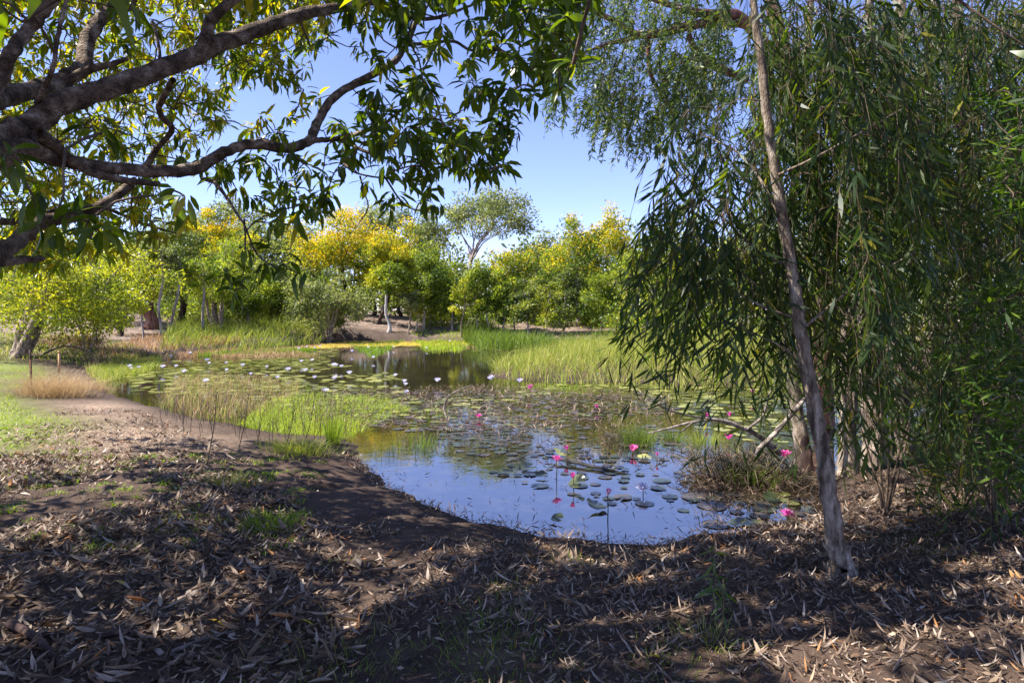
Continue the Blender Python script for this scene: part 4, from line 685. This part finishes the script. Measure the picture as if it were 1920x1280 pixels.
# ------------------------------------------------------------------ the big mango-leaved tree at the left
tb = np.array([-3.1, 2.75, 0.]); tb[2] = float(zg(tb[0], tb[1]))
def pix(*rows): return [(*P(px, py, D), wpx * D / F / 2 * .64) for px, py, D, wpx in rows]
LIMBS = [
 pix((-150, 380, 2.75, 130), (-60, 310, 2.8, 100), (0, 262, 2.9, 82), (60, 232, 3.0, 76), (130, 188, 3.1, 66), (250, 150, 3.3, 58), (360, 108, 3.5, 54), (410, 84, 3.6, 52), (500, 50, 3.8, 42), (570, 26, 3.9, 36), (640, 14, 4.0, 26), (700, 4, 4.1, 20), (745, 22, 4.2, 14), (800, 36, 4.2, 12), (860, 20, 4.2, 8), (930, -10, 4.2, 5)),
 pix((372, 105, 3.5, 40), (388, 70, 3.5, 36), (392, 45, 3.5, 32), (415, 18, 3.5, 30), (450, -10, 3.5, 27), (500, -60, 3.6, 22)),
 pix((-130, 250, 2.7, 100), (-40, 200, 2.9, 72), (0, 183, 3.1, 62), (60, 168, 3.3, 52), (120, 150, 3.5, 48), (155, 125, 3.6, 44), (162, 80, 3.7, 42), (190, 35, 3.8, 38), (250, -20, 3.9, 30), (330, -90, 4, 22)),
 pix((130, 148, 3.5, 26), (170, 130, 3.5, 24), (205, 122, 3.5, 18), (240, 110, 3.5, 10)),
 pix((-60, 230, 2.8, 60), (0, 150, 2.9, 42), (20, 100, 2.9, 38), (55, 55, 3.0, 36), (95, 5, 3.0, 34), (130, -60, 3.1, 28)),
 pix((68, 195, 3.0, 16), (85, 160, 2.95, 15), (100, 125, 2.9, 13), (108, 70, 2.9, 12), (122, 10, 2.9, 11), (135, -50, 2.9, 9)),
 pix((-40, 310, 2.8, 80), (40, 280, 2.9, 66), (110, 298, 3.1, 50), (180, 312, 3.3, 38), (290, 322, 3.5, 36), (370, 315, 3.7, 36), (420, 286, 3.8, 32), (480, 270, 3.9, 30), (540, 279, 4.0, 30), (580, 262, 4.1, 29), (600, 220, 4.2, 25), (630, 180, 4.3, 24), (690, 145, 4.4, 21), (740, 115, 4.5, 19), (765, 78, 4.6, 16), (780, 40, 4.6, 14), (800, -10, 4.6, 12)),
 pix((70, 250, 2.9, 40), (100, 270, 3.0, 34), (130, 298, 3.1, 28), (175, 325, 3.2, 24), (235, 338, 3.3, 20), (300, 345, 3.4, 15)),
 pix((578, 263, 4.1, 20), (610, 262, 4.1, 16), (650, 257, 4.1, 15), (690, 244, 4.0, 13), (720, 232, 4.0, 10), (760, 200, 4.0, 7), (800, 170, 3.9, 4)),
 pix((640, 262, 4.1, 11), (690, 285, 4.0, 10), (720, 272, 4.0, 9), (790, 262, 3.9, 9), (850, 272, 3.8, 7), (890, 280, 3.7, 5)),
 pix((763, 84, 4.6, 10), (800, 82, 4.4, 10), (850, 78, 4.2, 9), (885, 95, 4.0, 8), (940, 96, 3.8, 6), (1000, 130, 3.6, 4)),
 pix((-120, 520, 3.0, 80), (-50, 500, 3.2, 62), (0, 474, 3.4, 52), (40, 447, 3.6, 46), (75, 418, 3.7, 42), (140, 404, 3.9, 36), (185, 388, 4.0, 30), (222, 365, 4.1, 28), (255, 338, 4.2, 24)),
 pix((0, 490, 3.4, 30), (40, 488, 3.5, 24), (82, 484, 3.6, 18)),
 pix((325, 150, 3.6, 18), (312, 172, 3.7, 18), (300, 196, 3.8, 18), (302, 218, 3.9, 17), (322, 238, 4.0, 16), (315, 255, 4.1, 16), (290, 285, 4.2, 18), (272, 315, 4.2, 20)),
 pix((285, 40, 4.3, 10), (295, 70, 4.3, 10), (300, 110, 4.3, 9)),
 pix((380, 335, 3.8, 12), (405, 345, 3.8, 11), (430, 378, 3.7, 9), (447, 405, 3.6, 7), (460, 425, 3.6, 6), (478, 470, 3.6, 6), (500, 492, 3.6, 5), (535, 510, 3.6, 3)),
 pix((458, 410, 3.6, 6), (460, 450, 3.6, 5), (458, 500, 3.6, 4), (452, 540, 3.6, 3)),
 pix((675, 330, 3.8, 6), (683, 360, 3.8, 5), (690, 390, 3.8, 4), (672, 420, 3.8, 3)), pix((720, 330, 3.8, 6), (760, 385, 3.8, 5), (810, 400, 3.8, 3)),
 pix((640, 300, 4.0, 8), (670, 325, 3.8, 6), (760, 340, 3.8, 5), (800, 350, 3.8, 4)),
 pix((-60, 420, 4.5, 24), (60, 410, 5.0, 18), (160, 380, 5.4, 12), (270, 420, 5.7, 8), (340, 440, 5.9, 5)),
]
mango = thing('mango_tree', tb, 'large spreading tree with broad dark leaves and blotchy limbs framing the upper left', 'tree')
gt = G(); limb(gt, [(*(tb - [0, 0, .2]), .48), (*(tb + [0, 0, .25]), .36), (*(tb + [.05, 0, .9]), .3), (*(tb + [.1, .05, 1.6]), .29), (*(tb + [.12, .05, 2.3]), .24), (*(tb + [.0, .0, 3.2]), .16), (*(tb + [-.2, .2, 4.6]), .10), (*(tb + [-.1, .5, 6.4]), .05)], 14, .14, 5); part('trunk', gt, M['mango_bark'], mango, tb, smooth=True)
nodes = []
for L in LIMBS: g = G(); p = limb(g, L, 10, .10, 6); part('branch', g, M['mango_bark'], mango, tb, smooth=True); nodes += list(p[2:, :3])
# limbs above and beyond the frame carry the rest of the canopy
for az, el, ln in [(-170, 25, 4.5), (-130, 30, 4.5), (150, 35, 4), (110, 40, 4.5), (75, 48, 5), (45, 52, 6), (20, 55, 5.5), (60, 35, 4.5), (-20, 48, 5), (-60, 32, 5), (-95, 30, 5), (0, 66, 5), (90, 62, 4.5), (40, 62, 5.5)]:
    a, e = R(az), R(el); d = np.array([math.sin(a) * math.cos(e), math.cos(a) * math.cos(e), math.sin(e)]); s0 = tb + [0, 0, 3.0]; g = G()
    p = limb(g, [(*s0, .11), (*(s0 + d * ln * .35 + [0, 0, .2]), .08), (*(s0 + d * ln * .7 + rng.normal(0, .2, 3)), .05), (*(s0 + d * ln + [0, 0, -.4]), .02)], 8, .1, 4)
    qx, qy = proj(p[:, :3]); inside = (p[:, 1] > .3) & (qx > -60) & (qx < 1980) & (qy > -40) & (qy < 1300)
    if inside.sum() > 6 and el < 45: continue
    part('branch', g, M['mango_bark'], mango, tb, smooth=True); nodes += list(p[4:, :3])
cl = []
def region(poly, n, d0, d1):
    for q in sample(poly, n): cl.append(P(q[0], q[1], random.uniform(d0, d1)))
region([(-80, -60), (620, -60), (600, 90), (480, 130), (420, 240), (330, 300), (250, 420), (100, 520), (-80, 500)], 900, 4.6, 8.5)
region([(330, -40), (760, -40), (700, 90), (560, 110), (470, 160), (400, 120)], 60, 4.2, 6)
region([(420, 90), (560, 110), (620, 200), (560, 260), (440, 260)], 24, 4.2, 5.5)
region([(640, -50), (1085, -50), (1070, 100), (1040, 170), (960, 200), (880, 300), (780, 330), (700, 200), (650, 90)], 125, 3.2, 4.8)
region([(900, -60), (1120, -60), (1100, 90), (1060, 150), (960, 130)], 34, 3.2, 4.6)
region([(600, 250), (700, 190), (960, 230), (950, 310), (850, 340), (780, 350), (640, 330)], 56, 3.3, 4.4)
region([(330, 290), (620, 290), (620, 380), (580, 400), (420, 360)], 34, 3.6, 5)
region([(0, 330), (250, 340), (360, 400), (330, 460), (200, 500), (0, 500)], 90, 5, 7)
for px, py, D in [(440, 545, 3.6), (470, 520, 3.6), (425, 520, 3.6), (500, 500, 3.6), (558, 512, 3.6), (538, 500, 3.6), (470, 470, 3.6), (510, 415, 3.6), (560, 400, 3.6), (540, 420, 3.5), (585, 390, 3.6), (815, 385, 3.8), (800, 370, 3.8), (745, 365, 3.8), (730, 385, 3.8), (690, 340, 3.8), (925, 320, 3.7), (940, 310, 3.6), (905, 300, 3.7), (960, 245, 3.6), (940, 260, 3.6), (1050, 170, 3.2), (1075, 120, 3.0), (1045, 130, 3.3), (1000, 180, 3.4), (1060, 30, 3.1), (1030, 60, 3.2),
                  (60, 365, 2.4), (150, 410, 2.5), (170, 445, 2.5), (95, 420, 2.5), (185, 430, 2.4), (320, 365, 2.7), (345, 375, 2.6), (20, 300, 2.3), (0, 10, 2.4), (245, 20, 2.6), (190, 250, 2.9), (170, 240, 3.0)]: cl.append(P(px, py, D))
# the crown outside the frame
k = 0
while k < 560:
    u = rvec(1)[0]; c_ = tb + [.6, .9, 3.6] + u * np.array([6.0, 6.0, 4.6]) * random.random() ** .35
    if c_[2] < 2.5 or np.hypot(c_[0], c_[1]) < 1.3 and c_[2] < 3.2: continue
    if c_[1] > .2:
        qx, qy = proj(c_)
        if -40 < qx < 1960 and qy > -60: continue
    cl.append(c_); k += 1
k = 0
while k < 135:                                       # unseen leaf sprays added sunward, clumped with gaps to dapple the ground with shade
    gc = np.array([-5.4, 3.6, 5.0]) + rvec(1)[0] * np.array([4.2, 4.2, 2.4]) * random.random() ** .4
    if gc[2] < 2.8 or gc[1] > 7.6: continue
    for j in range(10):
        c_ = gc + rng.normal(0, .36, 3)
        if c_[1] > .2:
            qx, qy = proj(c_)
            if qx > -40 and qy > -60: continue
        if np.hypot(c_[0], c_[1]) > 1.3: cl.append(c_)
    k += 1
cl = np.array(cl); gtw = G(); grow(gtw, nodes, cl, .0035, .05, 4, rmax=.016); part('twigs', gtw, M['twig'], mango, tb, kind='stuff')
LP, LF, LV = [], [], []
for c_ in cl:
    young = .38 * (c_[1] > 4.5)  # farther clusters shifted yellower: a sunlit look put into the leaf colour
    k = random.randint(8, 14); ax = nrm(rvec(1)[0] * .5 + [0, 0, -.35]); u = rvec(k); u = nrm(u - (u @ ax)[:, None] * ax * .5); d = nrm(u + ax * .35 + np.array([0, 0, -1.0]) * rng.uniform(-.15, .75, k)[:, None])
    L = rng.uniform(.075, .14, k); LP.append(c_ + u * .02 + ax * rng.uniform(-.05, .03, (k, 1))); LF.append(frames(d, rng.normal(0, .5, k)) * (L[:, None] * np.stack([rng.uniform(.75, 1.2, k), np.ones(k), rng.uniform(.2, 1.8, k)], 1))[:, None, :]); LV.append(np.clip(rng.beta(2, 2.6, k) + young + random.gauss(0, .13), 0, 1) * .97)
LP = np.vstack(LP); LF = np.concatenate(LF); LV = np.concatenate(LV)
def leaf_parts(root, base, tpl, mat, LPx, LFx, LVx, name='foliage', low=None):
    L = np.linalg.norm(LFx[:, :, 1], axis=1); ctr = LPx + LFx[:, :, 1] * .5; qx, qy = proj(ctr); v_ = (LPx[:, 1] > .3) & (qx > 0) & (qx < 1920) & (qy > 0) & (qy < 1280)
    order = np.argsort(-np.where(v_, L / np.maximum(LPx[:, 1], .3), 0)); cache = {}
    for i in order[:300]:
        key = int(round(LVx[i] * 6))
        if key not in cache: g = G(); g.inst(tpl, np.zeros((1, 3)), np.eye(3)[None], np.array([key / 6])); cache[key] = g.mesh('leaf', M[mat])
        o = link('leaf', cache[key], root); o.matrix_basis = Matrix.Translation(LPx[i] - base) @ Matrix(LFx[i].tolist()).to_4x4()
    r_ = order[300:]; g = G()
    if low is None: g.inst(tpl, LPx[r_], LFx[r_], LVx[r_])
    else:
        ins = v_[r_]; g.inst(low, LPx[r_[ins]], LFx[r_[ins]], LVx[r_[ins]]); o_ = r_[~ins]; g.inst(slim_tpl(.14, .25, .02), LPx[o_], LFx[o_] * 1.55, LVx[o_])  # leaves out of frame enlarged to deepen the shade they cast
    part(name, g, M[mat], root, base, kind='stuff')
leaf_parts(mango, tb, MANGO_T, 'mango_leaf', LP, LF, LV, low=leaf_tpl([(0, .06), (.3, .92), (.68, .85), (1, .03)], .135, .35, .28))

# ------------------------------------------------------------------ weeping trees at the right
def wtree(name, label, base, rows, bark, leaf, starts, slen=(.5, 1.1), nleaf=(11, 19), ll=(.105, .185), parts=False, extra=(), sides=9, droop=1.0, tpl=None, cat='tree', twig_r=.0028):
    root = thing(name, base, label, cat); g = G(); p = limb(g, rows, sides, .13, 6); part('trunk', g, M[bark], root, base, smooth=True); nodes = list(p[len(p) // 4:, :3]); tr = p[:, :3]
    for e in extra: g = G(); q = limb(g, e, 7, .12, 5); part('branch', g, M[bark], root, base, smooth=True); nodes += list(q[1:, :3])
    starts = np.array(starts); gtw = G(); grow(gtw, nodes, starts, .003, .03, 3, rmax=.018)
    A, B, C_ = [], [], []
    for s0 in starts:
        ax = tr[np.argmin(np.abs(tr[:, 2] - s0[2]))]; o_ = (s0 - ax) * [1, 1, 0]; o_ = nrm(o_ + rng.normal(0, .35, 3) * [1, 1, 0]); L = random.uniform(*slen); k = random.randint(*nleaf); t = np.sort(rng.random(k)) ; t = np.append(t, 1.0); k += 1
        fl = random.random(); path = lambda t: s0 + o_ * ((.12 + .3 * fl) * L * np.sqrt(t + .02))[:, None] + np.array([0, 0, -1.]) * (droop * L * t ** 1.35 * .9)[:, None]
        tt = np.linspace(0, 1, 4); tube(gtw, path(tt), np.linspace(twig_r, .0012, 4), 3)
        pp = path(t); d = nrm(rvec(k) * .62 + o_ * .25 + np.array([0, 0, -.75 * droop])); A.append(pp); B.append(frames(d, rng.random(k) * 6.28) * (rng.uniform(*ll, k)[:, None] * np.stack([rng.uniform(.55, 1.25, k), np.ones(k), rng.uniform(-.5, 2.2, k)], 1))[:, None, :]); C_.append(np.clip(rng.beta(2, 2.6, k) + random.gauss(0, .1), 0, .95) + (rng.random(k) < .012) * .05)
    part('twigs', gtw, M['twig'], root, base, kind='stuff'); A = np.vstack(A); B = np.concatenate(B); C_ = np.concatenate(C_)
    if parts: leaf_parts(root, base, tpl or SLIM_T[0], leaf, A, B, C_)
    else:
        g = G(); j = rng.integers(0, 3, len(A))
        for k in range(3): g.inst(tpl or SLIM_T[k], A[j == k], B[j == k], C_[j == k])
        part('foliage', g, M[leaf], root, base, kind='stuff')
    return root
def starts_in(specs):
    out = []
    for poly, n_, d0, d1 in specs:
        for q in sample(poly, int(n_ * 1.75)):
            D = random.uniform(d0, d1)
            if q[1] > 500 and D < 8 and d0 > 4.4 and min(abs(q[0] - x_) for x_ in (1590, 1640, 1690, 1495)) < 26: D = 8.2 + random.random()
            out.append(P(q[0], q[1], D))
    return out
b1 = gp(1578, 1078); D1 = b1[1]
rows = [(*(b1 - [0, 0, .12]), .15), (*(b1 + [0, 0, .015]), .098), (*(b1 + [-.01, 0, .10]), .075)] + pix((1565, 1010, D1, 54), (1555, 930, D1 + .03, 49), (1545, 860, D1 + .08, 45), (1530, 780, D1 + .12, 45), (1513, 690, D1 + .15, 41), (1500, 610, D1 + .15, 36), (1488, 530, D1 + .2, 34), (1470, 420, D1 + .2, 31), (1452, 310, D1 + .2, 29), (1438, 210, D1 + .2, 28), (1425, 100, D1 + .2, 24), (1412, 0, D1 + .2, 20), (1405, -150, D1 + .2, 11), (1420, -400, D1 + .3, 6))
def behind_trunk(st):
    out = []
    for q in st:
        x, y = proj(q); tx = np.interp(y, [0, 420, 690, 1010], [1412, 1470, 1513, 1565])
        if -70 < x - tx < 90 and y > -100 and q[1] < D1 + .35: q = P(x, y, D1 + .35 + .8 * random.random())
        out.append(q)
    return out
wtree('weeping_tree', 'slender pale leaning trunk with weeping narrow leaves in the right foreground', b1, rows, 'paper_bark', 'willow_leaf', behind_trunk(starts_in([
    ([(1290, 200), (1430, 150), (1460, 300), (1480, 420), (1380, 430), (1270, 380), (1250, 300)], 62, 4.0, 5.2), ([(1240, 330), (1340, 380), (1480, 440), (1490, 520), (1380, 520), (1240, 400)], 34, 4.0, 5.0),
    ([(1360, 480), (1500, 500), (1530, 580), (1440, 600), (1390, 560)], 16, 3.9, 4.6), ([(1215, 340), (1330, 400), (1420, 500), (1300, 560), (1215, 500)], 20, 4.2, 5.4), ([(1300, 520), (1420, 560), (1420, 640), (1330, 620)], 7, 4.2, 5.0), ([(1420, 0), (1640, 0), (1700, 300), (1640, 520), (1500, 560), (1460, 200)], 175, 3.8, 5.2), ([(1380, -60), (1700, -60), (1700, -700), (1300, -500)], 90, 3.8, 5.4), ([(1500, 600), (1640, 560), (1700, 700), (1560, 720)], 26, 4.2, 5.2)])), parts=True, ll=(.115, .205),
    extra=[pix((1455, 330, D1 + .2, 9), (1520, 300, D1 - .1, 8), (1590, 262, D1 - .2, 6), (1700, 200, D1 - .2, 4)), pix((1487, 500, D1 + .2, 10), (1420, 470, D1 + .5, 8), (1330, 380, D1 + .8, 6), (1260, 300, D1 + .9, 4)), pix((1475, 430, D1 + .2, 9), (1400, 300, D1 + .6, 7), (1310, 250, D1 + .8, 4)), pix((1500, 600, D1 + .2, 8), (1400, 560, D1 + .3, 6), (1280, 480, D1 + .4, 4)), pix((1520, 730, D1 + .2, 6), (1480, 660, D1 + .1, 5), (1400, 620, D1 + .1, 3)), pix((1500, 620, D1 + .2, 8), (1600, 540, D1 + .2, 6), (1720, 470, D1 + .3, 4))])
def rtree(label, px, py, rws, wts, **kw):
    b0 = gp(px, py); D0 = b0[1]; rows = [(*(b0 - [0, 0, .15]), wts[0] * D0 / F * .75)] + [(*P(x, y, D0 + dd), wt * D0 / F / 2) for (x, y, dd), wt in zip(rws, wts)]
    return wtree('paperbark_tree', label, b0, rows, kw.pop('bark', 'paper_bark'), 'willow_leaf', **kw)
rtree('thin paperbark trunk just behind the slender leaning trunk, blackened at the foot', 1512, 882, [(1505, 840, 0), (1492, 760, 0), (1486, 690, 0), (1478, 600, .1), (1482, 450, .1), (1500, 250, .2), (1520, 0, .2), (1530, -300, .2)], [30, 24, 22, 20, 18, 15, 12, 6],
    starts=starts_in([([(1400, 380), (1520, 360), (1560, 600), (1440, 600), (1400, 500)], 40, 6.2, 8), ([(1400, 0), (1600, 0), (1600, 380), (1420, 380)], 110, 6.4, 8.4), ([(1420, 620), (1520, 620), (1520, 700), (1440, 690)], 6, 6.4, 7.4)]))
rtree('bright-edged white paperbark trunk right of the leaning trunk', 1592, 888, [(1590, 860, 0), (1592, 780, 0), (1590, 700, 0), (1588, 640, 0), (1600, 500, .1), (1620, 300, .2), (1630, 0, .2), (1640, -300, .2)], [34, 30, 28, 26, 24, 20, 14, 6], starts=starts_in([([(1520, 0), (1760, 0), (1760, 420), (1540, 420)], 240, 6, 8.4), ([(1520, 420), (1700, 420), (1740, 700), (1640, 760), (1560, 640)], 110, 6, 8)]))
rtree('stout pinkish paperbark trunk, middle of the right-hand group', 1642, 872, [(1640, 840, 0), (1638, 760, 0), (1635, 680, 0), (1628, 600, 0), (1640, 450, .1), (1670, 250, .2), (1690, 0, .2), (1700, -300, .2)], [46, 42, 40, 38, 34, 26, 18, 8], starts=starts_in([([(1620, 0), (1900, 0), (1900, 450), (1640, 450)], 280, 6.4, 9), ([(1640, 450), (1860, 450), (1860, 740), (1700, 800), (1640, 700)], 110, 6.6, 9)]))
rtree('pinkish paperbark trunk, rightmost of the visible group', 1692, 852, [(1688, 820, 0), (1684, 740, 0), (1680, 660, 0), (1672, 560, 0), (1690, 400, .1), (1730, 200, .2), (1750, 0, .2), (1760, -250, .2)], [36, 34, 32, 30, 28, 22, 14, 6], starts=starts_in([([(1740, 0), (2050, 0), (2050, 460), (1760, 460)], 270, 7, 10), ([(1740, 440), (2000, 440), (2000, 800), (1800, 840), (1720, 740)], 150, 6, 9)]))
rtree('shadowed trunk almost hidden in the dense foliage near the right edge', 1830, 880, [(1828, 840, 0), (1825, 740, 0), (1820, 600, 0), (1815, 450, 0), (1810, 300, .1), (1800, 100, .2), (1790, -200, .2)], [40, 36, 34, 30, 26, 20, 10], bark='dark_bark', starts=starts_in([([(1680, -60), (2000, -60), (2000, 420), (1740, 420)], 200, 4.6, 6.4), ([(1740, 420), (2000, 420), (2000, 860), (1860, 900), (1760, 760)], 120, 4.8, 6.4), ([(1700, -100), (2300, -100), (2300, -900), (1600, -700)], 120, 4.5, 8)]))
# tall small-leaved paperbark whose limbs cross the top right
b0 = onD(1545, 11.0); D0 = 11.0
wtree('paperbark_tree', 'pinkish limbs with fine small leaves spreading left across the top right sky', b0, [(*(b0 - [0, 0, .2]), .2)] + [(*P(x, y, D0), r) for x, y, r in ((1545, 700, .16), (1540, 500, .15), (1520, 300, .14), (1490, 150, .13), (1460, 60, .12), (1440, -60, .09), (1430, -300, .04))], 'red_bark', 'small_leaf',
    starts_in([([(1020, -40), (1380, -40), (1380, 180), (1240, 240), (1130, 220), (1040, 190), (1030, 80)], 420, 8.5, 11), ([(1130, 150), (1260, 180), (1250, 260), (1170, 270), (1120, 210)], 50, 9, 10.5), ([(1240, 80), (1480, 80), (1480, 330), (1280, 300)], 150, 9.5, 12), ([(1000, -40), (1800, -40), (1800, -500), (1050, -500)], 150, 8.5, 12)]), slen=(.35, .9), nleaf=(22, 33), ll=(.065, .115), droop=.75, tpl=slim_tpl(.11, .1, .05),
    extra=[[(*P(x, y, D), r) for x, y, D, r in ((1500, 170, 11, .10), (1400, 45, 10.6, .10), (1350, 30, 10.4, .09), (1290, 20, 10.2, .06), (1200, -10, 10, .03))], [(*P(x, y, D), r) for x, y, D, r in ((1400, 45, 10.6, .09), (1330, 42, 10.4, .08), (1260, 58, 10.2, .07), (1195, 65, 10, .06), (1150, 38, 9.8, .05), (1110, 22, 9.6, .03), (1060, 5, 9.4, .015))], [(*P(x, y, D), r) for x, y, D, r in ((1230, 62, 10.1, .05), (1170, 75, 9.9, .04), (1120, 90, 9.6, .025), (1060, 110, 9.3, .012))], [(*P(x, y, D), r) for x, y, D, r in ((1400, 150, 10.8, .07), (1335, 122, 10.5, .07), (1305, 95, 10.4, .06), (1290, 65, 10.3, .04))], [(*P(x, y, D), r) for x, y, D, r in ((1300, 260, 10.6, .02), (1255, 195, 10.4, .03), (1220, 140, 10.2, .035), (1215, 75, 10.1, .04))]])
# shrub at the right edge and ferny understory
def shrub(name, label, base, starts, leaf='shrub_leaf', ll=(.09, .15), k=(7, 12)):
    root = thing(name, base, label, 'shrub'); g = G()
    nodes = []
    for j in range(5):
        a = j * 1.3; e = base + np.array([math.cos(a) * .25, math.sin(a) * .2, .9]); p = limb(g, [(*(base - [0, 0, .05]), .014), (*((base + e) / 2 + rng.normal(0, .05, 3)), .010), (*e, .006)], 5, .1, 3); nodes += list(p[:, :3])
    part('stems', g, M['twig'], root, base); gt = G(); grow(gt, nodes, starts, .003, 0, 4, rmax=.008); part('twigs', gt, M['twig'], root, base, kind='stuff')
    A, B, C_ = [], [], []
    for s0 in starts:
        kk = random.randint(*k); u = rvec(kk); d = nrm(u * [1, 1, .5] + [0, 0, .25] - np.array([0, 0, 1]) * rng.uniform(0, .6, kk)[:, None]); A.append(s0 + rng.normal(0, .04, (kk, 3))); B.append(frames(d, rng.normal(0, .5, kk)) * rng.uniform(*ll, kk)[:, None, None]); C_.append(rng.random(kk))
    g = G(); g.inst(SLIM_T[2], np.vstack(A), np.concatenate(B), np.concatenate(C_)); part('foliage', g, M[leaf], root, base, kind='stuff')
shrub('leafy_shrub', 'fresh green leafy shrub at the right edge', gp(1870, 985), starts_in([([(1780, 560), (1960, 500), (1990, 960), (1850, 900), (1800, 780)], 85, 3.7, 4.5)]))
shrub('leafy_shrub', 'leafy sprays hanging high at the right edge with yellowish leaves', gp(2050, 900), starts_in([([(1840, 140), (2100, 100), (2100, 420), (1870, 380)], 60, 3.6, 4.6)]))
shrub('leafy_shrub', 'dark low shrub in deep shade behind the paperbark group', gp(1790, 845), starts_in([([(1640, 720), (1900, 660), (1950, 860), (1700, 880)], 120, 6.2, 8.5)]), 'willow_leaf')
shrub('leafy_shrub', 'dark shrub filling the shade beyond the right-hand trunks', onD(1800, 12), starts_in([([(1660, 640), (2000, 560), (2050, 800), (1700, 790)], 150, 10, 14)]), 'willow_leaf', (.12, .22))
shrub('leafy_shrub', 'hanging sprigs of leaves near the ground right of the leaning trunk', gp(1660, 960), starts_in([([(1590, 800), (1760, 860), (1780, 960), (1620, 940)], 34, 4.6, 5.6)]), 'willow_leaf')
# saplings in front
for lab, px, py, top, n_ in [('thin yellow-green sapling with narrow drooping leaves on the lower right ground', 1335, 1160, 1015, 20), ('leaning low sapling sprig below the taller sapling', 1352, 1185, 1085, 12)]:
    b0 = gp(px, py); s = b0[1] / F; e = b0 + [4 * s, 0, (py - top) * s]; root = thing('sapling', b0, lab, 'sapling'); g = G(); tube(g, [b0, (b0 + e) / 2 + [.01, 0, 0], e], [.005, .004, .002], 5); part('stem', g, M['twig'], root, b0)
    cache = []
    for v in (.5, .75, 1): g = G(); g.inst(SLIM_T[0], np.zeros((1, 3)), np.eye(3)[None], np.array([v])); cache.append(g.mesh('leaf', M['shrub_leaf']))
    for i in range(n_):
        t = .3 + .7 * i / n_; a = i * 2.4; d = np.array([[math.cos(a), math.sin(a), -random.uniform(.3, 1.2)]]); o = link('leaf', random.choice(cache), root); o.matrix_basis = Matrix.Translation((e - b0) * t) @ Matrix((frames(d, np.array([random.random()]))[0] * random.uniform(.09, .15)).tolist()).to_4x4()
